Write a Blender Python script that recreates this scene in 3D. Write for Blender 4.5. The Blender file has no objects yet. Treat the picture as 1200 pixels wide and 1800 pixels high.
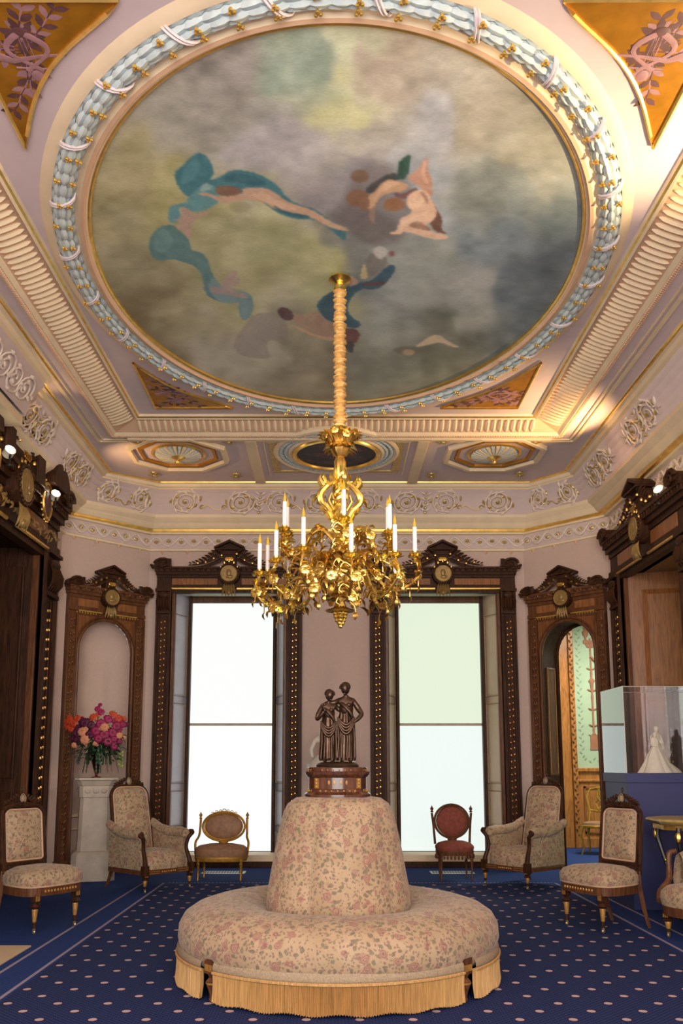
import bpy, math, random
import numpy as np
from mathutils import Vector, Matrix, Euler
random.seed(7)
PI = math.pi
sc = bpy.context.scene
COL = sc.collection
# ------------------------------------------------------------------ camera, world, big lights, exposure
FPX, TILT, EYE = 1550.0, math.radians(9), 1.3
cam = bpy.data.cameras.new('camera'); cam.sensor_fit = 'VERTICAL'; cam.sensor_height = 36
cam.lens = FPX / 1800 * 36; cam.clip_end = 100
YP = 1343 - FPX * math.tan(TILT)
cam.shift_y = (YP - 900) / 1800; cam.shift_x = 15 / 1800
co = bpy.data.objects.new('camera', cam); COL.objects.link(co)
co.location = (0, 0, EYE); co.rotation_euler = (PI/2 + TILT, 0, 0); sc.camera = co
w = bpy.data.worlds.new('daylight'); sc.world = w; w.use_nodes = True
w.node_tree.nodes['Background'].inputs[0].default_value = (1, .93, .86, 1)
w.node_tree.nodes['Background'].inputs[1].default_value = .9
sc.view_settings.view_transform = 'Standard'; sc.view_settings.look = 'None'
sc.view_settings.exposure = 0.95; sc.view_settings.gamma = 1.0
def area(name, loc, rot, sx, sy, e, col=(1, 1, 1)):
    l = bpy.data.lights.new(name, 'AREA'); l.shape = 'RECTANGLE'; l.size = sx; l.size_y = sy; l.energy = e; l.color = col
    o = bpy.data.objects.new(name, l); COL.objects.link(o); o.location = loc; o.rotation_euler = rot; return o
area('near_fill_light', (0, -1.3, 2.6), (PI/2, 0, 0), 5.5, 3.6, 250, (1, .93, .86))  # unseen fill light behind the camera; windows there are only presumed
area('daylight_right_window', (4.35, 9.1, 2.0), (PI/2, 0, PI/2), 1.0, 2.8, 60, (.95, 1, .93))
area('next_room_light', (4.4, 12.6, 3.6), (0, 0, 0), 1.0, 1.0, 70, (1, .94, .82))
def spot(loc, target, e, size=70, blend=1.0, col=(1, .62, .28), r=.04):
    l = bpy.data.lights.new('accent_and_fill_spot', 'SPOT'); l.energy = e; l.spot_size = math.radians(size); l.spot_blend = blend
    l.color = col; l.shadow_soft_size = r
    o = bpy.data.objects.new('accent_and_fill_spot', l); COL.objects.link(o); o.location = loc
    o.rotation_euler = (Vector(target) - Vector(loc)).to_track_quat('-Z', 'Y').to_euler()
spot((3.15, 9.1, 4.25), (1.95, 9.0, 5.1), 100, 95)
spot((3.1, 5.0, 4.2), (1.75, 4.6, 5.1), 190, 100, col=(1, .74, .40))
spot((-2.85, 9.9, 4.45), (-1.9, 10.5, 5.0), 16, 100)
spot((-3.0, 8.55, 4.65), (-2.0, 7.2, 5.1), 5, 100)
spot((3.0, 3.6, 3.4), (.05, 6.47, 3.1), 190, 34, col=(1, .84, .58))  # unseen spot without a fixture, added to brighten the chandelier
spot((-2.9, 3.6, 3.4), (.05, 6.47, 4.0), 120, 40, col=(1, .84, .58))  # second unseen spot on the chandelier, added from the left
spot((.9, 2.0, 4.0), (1.8, 10.4, 2.6), 160, 42, .9, (1, .86, .68), .12)  # unseen spot in mid-air, aimed at the far right end
spot((-.6, 2.0, 4.0), (-2.2, 10.4, 2.2), 110, 42, .9, (1, .86, .68), .12)  # unseen spot in mid-air, aimed at the far left end

# ------------------------------------------------------------------ materials
def srgb(r, g, b):
    f = lambda c: (c/255/12.92 if c/255 <= .04045 else ((c/255+.055)/1.055)**2.4)
    return (f(r), f(g), f(b), 1)
def newmat(name):
    m = bpy.data.materials.new(name); m.use_nodes = True
    return m, m.node_tree, m.node_tree.nodes['Principled BSDF']
def noise(nt, scale, detail=3, vec=None, dist=0):
    n = nt.nodes.new('ShaderNodeTexNoise'); n.inputs['Scale'].default_value = scale; n.inputs['Detail'].default_value = detail
    n.inputs['Distortion'].default_value = dist
    if vec: nt.links.new(vec, n.inputs['Vector'])
    return n
def ramp(nt, src, stops):
    r = nt.nodes.new('ShaderNodeValToRGB'); e = r.color_ramp.elements
    while len(e) < len(stops): e.new(.5)
    for k, (p, c) in enumerate(stops): e[k].position = p; e[k].color = c
    nt.links.new(src, r.inputs[0]); return r
def mix(nt, fac, a, b, mode='MIX'):
    n = nt.nodes.new('ShaderNodeMix'); n.data_type = 'RGBA'; n.blend_type = mode
    for s, i in ((fac, 0), (a, 6), (b, 7)):
        if isinstance(s, (int, float)): n.inputs[i].default_value = s
        elif isinstance(s, tuple): n.inputs[i].default_value = s
        else: nt.links.new(s, n.inputs[i])
    return n.outputs[2]
def coords(nt, sc_=(1, 1, 1), rot=(0, 0, 0)):
    t = nt.nodes.new('ShaderNodeTexCoord'); m = nt.nodes.new('ShaderNodeMapping')
    m.inputs['Scale'].default_value = sc_; m.inputs['Rotation'].default_value = rot
    nt.links.new(t.outputs['Object'], m.inputs[0]); return m.outputs[0]
def math_(nt, op, a, b=0.0, c=0.0):
    n = nt.nodes.new('ShaderNodeMath'); n.operation = op
    for i, s in enumerate((a, b, c)):
        if isinstance(s, (int, float)): n.inputs[i].default_value = s
        else: nt.links.new(s, n.inputs[i])
    return n.outputs[0]
def bump(nt, b, h, strength=.3, dist=.01):
    n = nt.nodes.new('ShaderNodeBump'); n.inputs['Strength'].default_value = strength; n.inputs['Distance'].default_value = dist
    nt.links.new(h, n.inputs['Height']); nt.links.new(n.outputs[0], b.inputs['Normal'])
def plain(name, c, rough=.5, metal=0, var=.12, nscale=6, bmp=0, spec=.5, coat=0, stretch=(1, 1, 1)):
    m, nt, b = newmat(name); v = coords(nt, stretch); n = noise(nt, nscale, 4, v)
    d = tuple(x*(1-var) for x in c[:3]) + (1,); l = tuple(min(1, x*(1+var)) for x in c[:3]) + (1,)
    r = ramp(nt, n.outputs[0], [(.3, d), (.7, l)]); nt.links.new(r.outputs[0], b.inputs['Base Color'])
    b.inputs['Roughness'].default_value = rough; b.inputs['Metallic'].default_value = metal
    b.inputs['Specular IOR Level'].default_value = spec; b.inputs['Coat Weight'].default_value = coat
    if bmp: bump(nt, b, n.outputs[0], bmp)
    return m
def wood(name, dark, light, rough=.38, scale=3, coat=.0, spec=.25):
    m, nt, b = newmat(name); v = coords(nt, (9, 9, 1)); n = noise(nt, scale, 6, v, 1.5)
    r = ramp(nt, n.outputs[0], [(.3, dark), (.7, light)]); nt.links.new(r.outputs[0], b.inputs['Base Color'])
    b.inputs['Roughness'].default_value = rough; b.inputs['Coat Weight'].default_value = coat; b.inputs['Coat Roughness'].default_value = .15; b.inputs['Specular IOR Level'].default_value = spec
    return m
MT = {}
MT['wall'] = plain('lilac_plaster', srgb(196, 172, 162), .75, var=.03, nscale=30, bmp=.05)
MT['ceil'] = plain('lilac_ceiling', srgb(214, 196, 198), .7, var=.03)
MT['cove'] = plain('lilac_cove', srgb(205, 186, 182), .7, var=.04)
MT['cream'] = plain('cream_moulding', srgb(228, 208, 176), .6, var=.05)
MT['pinkish'] = plain('salmon_moulding', srgb(216, 178, 146), .6, var=.05)
MT['relief'] = plain('pale_relief', srgb(224, 208, 194), .6, var=.08, nscale=25)
MT['reliefg'] = plain('grey_gold_relief', srgb(190, 165, 105), .4, .45, var=.25, nscale=20)
MT['gold'] = plain('gilt_moulding', (.83, .55, .15, 1), .32, .85, .15, 12)
MT['goldleaf'] = plain('gold_leaf_ground', srgb(178, 122, 30), .42, .45, .18, 9, .1)
MT['brass'] = plain('burnished_gilt_bronze', (.93, .66, .20, 1), .3, 1, .22, 14, .15)
MT['brassd'] = plain('antique_gilt_bronze', (.74, .48, .13, 1), .36, 1, .35, 18, .25)
MT['plaque'] = plain('tarnished_gilt_plaque', srgb(150, 122, 72), .45, .35, .2, 30)
MT['leafgrey'] = plain('grey_green_stencil', srgb(128, 150, 126), .7)
MT['cord'] = plain('gold_silk_sleeve', srgb(222, 178, 110), .38, .1, .2, 40)
MT['walnut'] = wood('dark_walnut', (.022, .009, .005, 1), (.075, .03, .014, 1), .48, spec=.13)
MT['walnut2'] = wood('reddish_walnut', (.065, .024, .011, 1), (.17, .066, .027, 1), .36)
MT['inlay'] = wood('inlaid_burr_panel', (.16, .06, .022, 1), (.34, .14, .05, 1), .32)
MT['oak'] = wood('honey_oak', (.25, .09, .022, 1), (.5, .21, .06, 1), .3)
MT['medwood'] = wood('brown_panel_wood', (.12, .045, .018, 1), (.24, .095, .035, 1), .3)
MT['reveal'] = wood('orange_brown_reveal', (.17, .058, .016, 1), (.32, .12, .035, 1), .38)
MT['crownwood'] = wood('polished_rosewood', (.04, .013, .007, 1), (.13, .042, .018, 1), .18, coat=.4, spec=.5)
MT['stud'] = plain('gilt_stud', (.85, .55, .2, 1), .3, .9, .1)
MT['marble'] = plain('white_marble', srgb(208, 200, 188), .45, var=.08, nscale=5)
MT['stone'] = plain('grey_white_stone', srgb(184, 170, 156), .6, var=.12, nscale=9, bmp=.1)
MT['cast'] = plain('ivory_plaster_cast', srgb(228, 220, 198), .6, var=.05, nscale=30)
MT['bronze'] = plain('brown_bronze', (.075, .042, .026, 1), .36, .75, .3, 25, .1)
MT['fringe'] = plain('gold_bullion_fringe', srgb(188, 146, 90), .6, var=.34, nscale=9, stretch=(14, 14, .5))  # vertical streaks put the shade of gaps between strands into the colour
MT['braid'] = plain('grey_gold_braid', srgb(158, 138, 112), .7, var=.25, nscale=120, bmp=.3)
MT['piping'] = plain('pale_piping', srgb(196, 160, 132), .6)
MT['blue'] = plain('navy_laminate', (.035, .042, .14, 1), .45, var=.05)
MT['redvelvet'] = plain('dusty_red_velvet', srgb(128, 62, 50), .8, var=.2, nscale=30)
MT['bronzevelvet'] = plain('tan_silk_velvet', srgb(142, 104, 76), .6, var=.22, nscale=22)
MT['giltwood'] = plain('giltwood', srgb(190, 142, 58), .35, .55, .2, 20)
MT['candle'] = plain('white_candle_sleeve', srgb(240, 232, 232), .4, var=.02)
MT['black'] = plain('ebonised_wood', (.012, .01, .01, 1), .4, var=.1, coat=.05)
MT['shutter'] = plain('cream_painted_soffit', srgb(206, 204, 180), .4, var=.04)
MT['shutter1'] = plain('cool_grey_shutter', srgb(176, 174, 184), .35, var=.06)
MT['shutter2'] = plain('warm_cream_shutter', srgb(190, 168, 142), .4, var=.06)
MT['blueleaf'] = plain('pale_blue_laurel', srgb(192, 206, 208), .55, var=.1, nscale=18)
MT['ribbon'] = plain('pale_pink_ribbon', srgb(216, 204, 206), .55, var=.06)
MT['mauve'] = plain('mauve_grisaille', srgb(92, 58, 62), .6, var=.3, nscale=14)
MT['maulight'] = plain('pale_mauve_grisaille', srgb(158, 118, 122), .6, var=.15, nscale=14)
MT['green'] = plain('green_foliage', (.02, .06, .022, 1), .5, var=.5, nscale=14)
MT['lime'] = plain('lime_foliage', (.25, .33, .05, 1), .5, var=.2)
MT['magenta'] = plain('magenta_petals', (.28, .004, .07, 1), .55, var=.35, nscale=20)
MT['wine'] = plain('wine_petals', (.075, .004, .03, 1), .55, var=.3, nscale=20)
MT['orange'] = plain('orange_petals', (.5, .05, .012, 1), .55, var=.25, nscale=20)
MT['peach'] = plain('peach_petals', (.62, .25, .13, 1), .55, var=.15, nscale=20)
MT['sage'] = plain('sage_wall', srgb(158, 178, 150), .7, var=.05, nscale=4)
MT['terracotta'] = plain('terracotta_ornament', srgb(150, 98, 72), .7, var=.1)
MT['sand'] = plain('sandstone_hearth', srgb(205, 182, 150), .5, var=.06)
MT['metal'] = plain('grey_vent_metal', srgb(186, 190, 186), .4, .3)
MT['dark'] = plain('dark_slot', (.01, .01, .012, 1), .6)
MT['teal'] = plain('teal_glaze', (.01, .3, .3, 1), .15)
MT['caster'] = plain('brass_caster', (.45, .36, .22, 1), .35, .8)
MT['inlaygold'] = plain('boxwood_inlay', srgb(172, 126, 62), .35, .2, .2, 40)
MT['darkpaint'] = plain('dark_medallion_painting', srgb(50, 52, 62), .6, var=.6, nscale=7)
def emis(name, c, s):
    m, nt, b = newmat(name); b.inputs['Base Color'].default_value = tuple(x*.2 for x in c[:3])+(1,); b.inputs['Specular IOR Level'].default_value = .1
    b.inputs['Emission Color'].default_value = c; b.inputs['Emission Strength'].default_value = s; return m
MT['shade_up1'] = emis('bright_backlit_shade', (.92, 1.0, .94, 1), .50)
MT['shade_lo1'] = emis('brightest_backlit_shade', (.95, 1.0, .99, 1), .56)
MT['shade_up2'] = emis('greenish_backlit_shade', (.88, 1.0, .80, 1), .41)
MT['shade_lo2'] = emis('pale_backlit_shade', (.90, 1.0, .96, 1), .45)
MT['daywin'] = emis('backlit_glazing', (.75, .95, .62, 1), .35)
MT['bulb'] = emis('lit_bulb', (1, .82, .55, 1), 12)
MT['flame'] = emis('amber_flame_bulb', (1, .55, .05, 1), .36)
def glass(name, tint, ior=1.45, alpha=.08):
    m, nt, b = newmat(name); out = nt.nodes['Material Output']; nt.nodes.remove(b)
    g = nt.nodes.new('ShaderNodeBsdfGlossy'); g.inputs['Roughness'].default_value = .02; g.inputs[0].default_value = (1, 1, 1, 1)
    t = nt.nodes.new('ShaderNodeBsdfTransparent'); t.inputs[0].default_value = tint
    f = nt.nodes.new('ShaderNodeFresnel'); f.inputs[0].default_value = ior
    k = math_(nt, 'MAXIMUM', math_(nt, 'MULTIPLY_ADD', f.outputs[0], 2.6, -.07), .02)
    k = math_(nt, 'MINIMUM', k, 1.0)
    mx = nt.nodes.new('ShaderNodeMixShader'); nt.links.new(k, mx.inputs[0]); nt.links.new(t.outputs[0], mx.inputs[1]); nt.links.new(g.outputs[0], mx.inputs[2])
    nt.links.new(mx.outputs[0], out.inputs[0]); return m
MT['acrylic'] = glass('clear_acrylic', (.97, .96, .97, 1), 1.5)
MT['redglass'] = glass('ruby_glass', (.75, .3, .33, 1), 1.5)
def brocade():
    m, nt, b = newmat('floral_brocade'); v0 = coords(nt)
    nz = noise(nt, 14, 2, v0); v = mix(nt, .05, v0, nz.outputs['Color'], 'ADD')
    base = ramp(nt, noise(nt, 5, 3, v0).outputs[0], [(.3, srgb(164, 140, 108)), (.7, srgb(184, 158, 128))]).outputs[0]
    def vor(scale, off=0, feat='F1'):
        t = nt.nodes.new('ShaderNodeTexVoronoi'); t.feature = feat; t.inputs['Scale'].default_value = scale
        a = nt.nodes.new('ShaderNodeVectorMath'); a.operation = 'ADD'; a.inputs[1].default_value = (off, off*1.7, off*.6)
        nt.links.new(v, a.inputs[0]); nt.links.new(a.outputs[0], t.inputs['Vector']); return t
    def blob(t, r, soft=.04): return ramp(nt, t.outputs['Distance'], [(max(0, r-soft), (1, 1, 1, 1)), (r, (0, 0, 0, 1))]).outputs[0]
    # wandering vine bands
    n2 = noise(nt, 7, 2, v0, 2.0); ln = ramp(nt, n2.outputs[0], [(.47, (0, 0, 0, 1)), (.49, (1, 1, 1, 1)), (.50, (0, 0, 0, 1)), (.515, (1, 1, 1, 1)), (.53, (0, 0, 0, 1))]).outputs[0]
    c = mix(nt, math_(nt, 'MULTIPLY', ln, .45), base, srgb(164, 134, 98))
    gsel = vor(24, 3.1); gcol = mix(nt, ramp(nt, vor(60, 5).outputs['Distance'], [(.2, (1, 1, 1, 1)), (.45, (0, 0, 0, 1))]).outputs[0], srgb(104, 100, 76), srgb(132, 118, 94))
    c = mix(nt, math_(nt, 'MULTIPLY', blob(gsel, .36, .08), .75), c, gcol)
    s = vor(52, 9.3); c = mix(nt, math_(nt, 'MULTIPLY', blob(s, .42, .1), .6), c, srgb(118, 84, 80))
    big = vor(11, 1.3); pn = noise(nt, 38, 2, v0)
    pw_ = math_(nt, 'FRACT', math_(nt, 'MULTIPLY_ADD', big.outputs['Distance'], 8.0, math_(nt, 'MULTIPLY', pn.outputs[0], 2.2)))
    pe = ramp(nt, pw_, [(.0, srgb(112, 76, 66)), (.25, srgb(152, 106, 92)), (.8, srgb(172, 134, 114)), (1.0, srgb(112, 76, 66))]).outputs[0]
    c = mix(nt, math_(nt, 'MULTIPLY', blob(big, .36, .06), .8), c, pe)
    nt.links.new(c, b.inputs['Base Color']); b.inputs['Roughness'].default_value = .75
    b.inputs['Sheen Weight'].default_value = .15; bump(nt, b, noise(nt, 220, 2, v0).outputs[0], .12, .003); return m
MT['brocade'] = brocade()
def carpet():
    m, nt, b = newmat('royal_blue_patterned_carpet'); v = coords(nt); sp = nt.nodes.new('ShaderNodeSeparateXYZ'); nt.links.new(v, sp.inputs[0])
    X, Y = sp.outputs[0], sp.outputs[1]
    def cell(c, s, off=0): return math_(nt, 'SUBTRACT', math_(nt, 'FRACT', math_(nt, 'ADD', math_(nt, 'DIVIDE', c, s), off+100)), .5)
    def dots(sx, sy, ox, oy, rx, ry):
        dx = math_(nt, 'MULTIPLY', cell(X, sx, ox), sx/rx); dy = math_(nt, 'MULTIPLY', cell(Y, sy, oy), sy/ry)
        return math_(nt, 'ADD', math_(nt, 'POWER', dx, 2), math_(nt, 'POWER', dy, 2))
    dd = math_(nt, 'MINIMUM', dots(.275, .31, 0, 0, .031, .033), dots(.275, .31, .5, .5, .031, .033))
    inner = math_(nt, 'LESS_THAN', dd, .55); rim = math_(nt, 'LESS_THAN', dd, 1.0)
    chk = math_(nt, 'MINIMUM', dots(.035, .035, 0, 0, .008, .008), dots(.035, .035, .5, .5, .008, .008)); chk = math_(nt, 'LESS_THAN', chk, 1)
    # field region
    inx = math_(nt, 'MULTIPLY', math_(nt, 'GREATER_THAN', X, -1.84), math_(nt, 'LESS_THAN', X, 2.43))
    fld = math_(nt, 'MULTIPLY', inx, math_(nt, 'LESS_THAN', Y, 10.0))
    base = ramp(nt, noise(nt, 90, 2, v).outputs[0], [(.3, (.007, .014, .062, 1)), (.7, (.013, .026, .105, 1))]).outputs[0]
    brt = ramp(nt, noise(nt, 90, 2, v).outputs[0], [(.3, (.009, .030, .145, 1)), (.7, (.016, .048, .20, 1))]).outputs[0]
    c = mix(nt, fld, brt, base)
    c = mix(nt, math_(nt, 'MULTIPLY', chk, .75), c, (.045, .065, .17, 1))
    c = mix(nt, math_(nt, 'MULTIPLY', rim, fld), c, (.06, .012, .035, 1))
    c = mix(nt, math_(nt, 'MULTIPLY', inner, fld), c, srgb(190, 172, 176))
    for xc in (-1.87, -2.1, 2.46, 2.69):
        ln = math_(nt, 'LESS_THAN', math_(nt, 'ABSOLUTE', math_(nt, 'SUBTRACT', X, xc)), .012)
        ln = math_(nt, 'MULTIPLY', ln, math_(nt, 'LESS_THAN', Y, 10.1))
        c = mix(nt, ln, c, srgb(150, 140, 160))
    ly = math_(nt, 'LESS_THAN', math_(nt, 'ABSOLUTE', math_(nt, 'SUBTRACT', Y, 10.1)), .015)
    ly = math_(nt, 'MULTIPLY', ly, math_(nt, 'MULTIPLY', inx, math_(nt, 'GREATER_THAN', cell(X, .04), 0.0)))
    c = mix(nt, ly, c, srgb(150, 140, 160))
    nt.links.new(c, b.inputs['Base Color']); b.inputs['Roughness'].default_value = .95; b.inputs['Specular IOR Level'].default_value = .15
    bump(nt, b, noise(nt, 300, 2, v).outputs[0], .3, .004); return m
MT['carpet'] = carpet()
def vcol():
    m, nt, b = newmat('oil_painting'); a = nt.nodes.new('ShaderNodeVertexColor'); a.layer_name = 'paint'
    n = noise(nt, 40, 4, coords(nt, (1, 4, 1))); r = ramp(nt, n.outputs[0], [(.3, (.9, .9, .9, 1)), (.7, (1.08, 1.08, 1.08, 1))])
    nt.links.new(mix(nt, 1.0, a.outputs[0], r.outputs[0], 'MULTIPLY'), b.inputs['Base Color'])
    b.inputs['Roughness'].default_value = .5; return m
MT['paint'] = vcol()

# ------------------------------------------------------------------ mesh helpers
class M:
    def __init__(s): s.v = []; s.f = []; s.mi = []; s.k = 0; s.T = None
    def mat(s, k): s.k = k; return s
    def add(s, vs, fs):
        b = len(s.v)
        if s.T is not None: vs = [tuple(s.T @ Vector(p)) for p in vs]
        s.v += [tuple(p) for p in vs]; s.f += [tuple(i + b for i in f) for f in fs]; s.mi += [s.k] * len(fs); return s
    def box(s, x0, x1, y0, y1, z0, z1):
        vs = [(x, y, z) for z in (z0, z1) for y in (y0, y1) for x in (x0, x1)]
        return s.add(vs, [(0, 2, 3, 1), (4, 5, 7, 6), (0, 1, 5, 4), (2, 6, 7, 3), (0, 4, 6, 2), (1, 3, 7, 5)])
    def rings(s, rs, closed=True, cap=True):
        n = len(rs[0]); fs = []
        for i in range(len(rs)-1):
            for j in range(n if closed else n-1):
                a = i*n + j; b = i*n + (j+1) % n; fs.append((a, b, b+n, a+n))
        if cap and closed: fs.append(tuple(reversed(range(n)))); fs.append(tuple((len(rs)-1)*n + j for j in range(n)))
        return s.add([p for r in rs for p in r], fs)
    def lathe(s, prof, c=(0, 0, 0), seg=16, sx=1, sy=1, fn=None, rot=0):
        rs = []
        for r, z in prof:
            ring = []
            for k in range(seg):
                a = 2*PI*k/seg + rot; q = fn(a, z) if fn else 1
                ring.append((c[0] + max(r, 1e-4)*q*sx*math.cos(a), c[1] + max(r, 1e-4)*q*sy*math.sin(a), c[2] + z))
            rs.append(ring)
        return s.rings(rs)
    def tube(s, pts, r, seg=6, cap=True, closed=False):
        P = [Vector(p) for p in pts]; n = len(P); R = r if isinstance(r, (list, tuple)) else [r]*n
        rs = []; up = None
        for i, p in enumerate(P):
            a = P[(i-1) % n] if (i or closed) else P[0]; b = P[(i+1) % n] if (i < n-1 or closed) else P[-1]
            t = (b - a); t = t.normalized() if t.length > 1e-9 else Vector((0, 0, 1))
            if up is None:
                up = Vector((0, 0, 1)) if abs(t.z) < .9 else Vector((1, 0, 0))
            u = (up - t*up.dot(t))
            if u.length < 1e-6: u = t.orthogonal()
            u.normalize(); up = u; w_ = t.cross(u)
            rs.append([tuple(p + (u*math.cos(2*PI*k/seg) + w_*math.sin(2*PI*k/seg))*R[i]) for k in range(seg)])
        if closed: rs.append(rs[0]); cap = False
        return s.rings(rs, True, cap)
    def stube(s, pts, r, seg=8, q=4):
        n = len(pts); r = r if isinstance(r, (list, tuple)) else [r]*n; P = []; Q = []
        for j in range(n-1):
            a, b, c, d = pts[max(j-1, 0)], pts[j], pts[j+1], pts[min(j+2, n-1)]
            for k in range(q):
                u = k/q; P.append(tuple(.5*(2*b[i] + (c[i]-a[i])*u + (2*a[i]-5*b[i]+4*c[i]-d[i])*u*u + (-a[i]+3*b[i]-3*c[i]+d[i])*u**3) for i in range(3))); Q.append(r[j] + (r[j+1]-r[j])*u)
        return s.tube(P+[pts[-1]], Q+[r[-1]], seg)
    def ell(s, c, r, seg=10, rg=6, e=1.0, T=None):
        if isinstance(r, (int, float)): r = (r, r, r)
        sg = lambda x, p: math.copysign(abs(x)**p, x)
        rs = []
        for i in range(rg+1):
            ph = -PI/2 + PI*i/rg; cz = sg(math.sin(ph), e); cr = max(abs(math.cos(ph))**e, 1e-4)
            ring = []
            for k in range(seg):
                a = 2*PI*k/seg; p = Vector((r[0]*cr*sg(math.cos(a), e), r[1]*cr*sg(math.sin(a), e), r[2]*cz))
                if T is not None: p = T @ p
                ring.append((c[0]+p.x, c[1]+p.y, c[2]+p.z))
            rs.append(ring)
        return s.rings(rs)
    def prism(s, poly, z0, z1, axis='z'):
        f = {'z': lambda x, y, z: (x, y, z), 'y': lambda x, y, z: (x, z, y), 'x': lambda x, y, z: (z, x, y)}[axis]
        n = len(poly); vs = [f(x, y, z0) for x, y in poly] + [f(x, y, z1) for x, y in poly]
        return s.add(vs, [tuple(range(n)), tuple(reversed(range(n, 2*n)))] + [(i, i+n, (i+1) % n + n, (i+1) % n) for i in range(n)])
    def leaf(s, p, d, n, L, W, curl=.3, th=.25):
        p = Vector(p); d = Vector(d).normalized(); n = Vector(n); n = (n - d*n.dot(d))
        n = n.normalized() if n.length > 1e-6 else d.orthogonal().normalized(); t = d.cross(n)
        vs = []; st = [(0, .15), (.3, .9), (.6, 1), (.85, .5), (1, .03)]
        for u, q in st:
            c = p + d*L*u + n*L*curl*(u*(1-u)*2 - u*u*.5)
            vs += [c - t*W*.5*q, c + n*W*th*q, c + t*W*.5*q, c - n*W*th*.5*q]
        fs = []
        for i in range(4):
            for j in range(4): a = i*4+j; b = i*4+(j+1) % 4; fs.append((a, b, b+4, a+4))
        return s.add(vs, fs + [(3, 2, 1, 0), (16, 17, 18, 19)])
    def rose(s, c, n, r):
        c = Vector(c); n = Vector(n).normalized(); u = n.orthogonal().normalized(); w_ = n.cross(u)
        for ring, (q, cnt, tilt) in enumerate(((1, 8, .25), (.8, 7, .7), (.55, 5, 1.3), (.3, 4, 2.4))):
            for k in range(cnt):
                a = 2*PI*k/cnt + ring*.5; d = u*math.cos(a) + w_*math.sin(a)
                s.leaf(c + n*r*.15*ring, d + n*tilt, n, r*q*1.05, r*q*1.0, .35, .18)
        s.ell(c + n*r*.25, r*.28, 6, 4); return s
    def pad(s, out, T, d0=0, steps=5, cy=None):
        """domed cushion over a planar outline (x,z) facing -y"""
        cx = sum(p[0] for p in out)/len(out); cz = sum(p[1] for p in out)/len(out); rs = [[(x, d0, z) for x, z in out]]
        for i in range(1, steps+1):
            a = PI/2*i/steps; q = 1 - (1-math.cos(a))*.8
            rs.append([(cx+(x-cx)*q, d0 - T*math.sin(a), cz+(z-cz)*q) for x, z in out])
        return s.rings(rs)
    def build(s, name, mats, parent=None, smooth=True, bevel=0, sub=0, loc=None, rot=None, ang=40):
        me = bpy.data.meshes.new(name); me.from_pydata(s.v, [], s.f)
        if not isinstance(mats, (list, tuple)): mats = [mats]
        for m in mats: me.materials.append(MT[m] if isinstance(m, str) else m)
        if len(mats) > 1: me.polygons.foreach_set('material_index', s.mi)
        me.validate(); me.update()
        import bmesh
        bm = bmesh.new(); bm.from_mesh(me); bmesh.ops.recalc_face_normals(bm, faces=bm.faces); bm.to_mesh(me); bm.free()
        if smooth:
            me.polygons.foreach_set('use_smooth', [True]*len(me.polygons))
            try: me.set_sharp_from_angle(angle=math.radians(ang))
            except Exception: pass
        o = bpy.data.objects.new(name, me); COL.objects.link(o)
        if parent: o.parent = parent
        if loc: o.location = loc
        if rot: o.rotation_euler = rot
        if bevel:
            b = o.modifiers.new('bevel', 'BEVEL'); b.width = bevel; b.segments = 2; b.limit_method = 'ANGLE'
        if sub: b = o.modifiers.new('sub', 'SUBSURF'); b.levels = sub; b.render_levels = sub
        return o
def thing(name, label, cat, loc=(0, 0, 0), rz=0, group=None, scale=1):
    o = bpy.data.objects.new(name, None); COL.objects.link(o); o.location = loc; o.rotation_euler = (0, 0, rz); o.scale = (scale,)*3
    o['label'] = label; o['category'] = cat
    if group: o['group'] = group
    o.empty_display_size = .1
    return o
def tag(o, label, cat, group=None):
    o['label'] = label; o['category'] = cat
    if group: o['group'] = group
    return o
def struct(o): o['kind'] = 'structure'; return o
def sroot(name, loc=(0, 0, 0), rz=0):
    o = bpy.data.objects.new(name, None); COL.objects.link(o); o.location = loc; o.rotation_euler = (0, 0, rz); o.empty_display_size = .1
    o['kind'] = 'structure'; return o
TN = [0]
def trim(m, mats, **k):
    TN[0] += 1; return struct(m.build('trim_%d' % TN[0], mats, **k))
def skin(name, nodes, edges, mt, parent, sub=2):
    me = bpy.data.meshes.new(name); me.from_pydata([n[0] for n in nodes], edges, []); me.materials.append(MT[mt])
    o = bpy.data.objects.new(name, me); COL.objects.link(o); o.parent = parent
    sm = o.modifiers.new('skin', 'SKIN'); sm.use_smooth_shade = True
    for i, n in enumerate(nodes):
        r = n[1] if isinstance(n[1], tuple) else (n[1], n[1]); me.skin_vertices[0].data[i].radius = r
    me.skin_vertices[0].data[0].use_root = True
    s = o.modifiers.new('sub', 'SUBSURF'); s.levels = sub; s.render_levels = sub
    return o
def lerp(a, b, t): return tuple(a[i] + (b[i]-a[i])*t for i in range(len(a)))
def proj(X, Y, Z):
    Z = Z - EYE; d = Y*math.cos(TILT) + Z*math.sin(TILT); v = -Y*math.sin(TILT) + Z*math.cos(TILT)
    return 585 + FPX*X/d, YP - FPX*v/d

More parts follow.
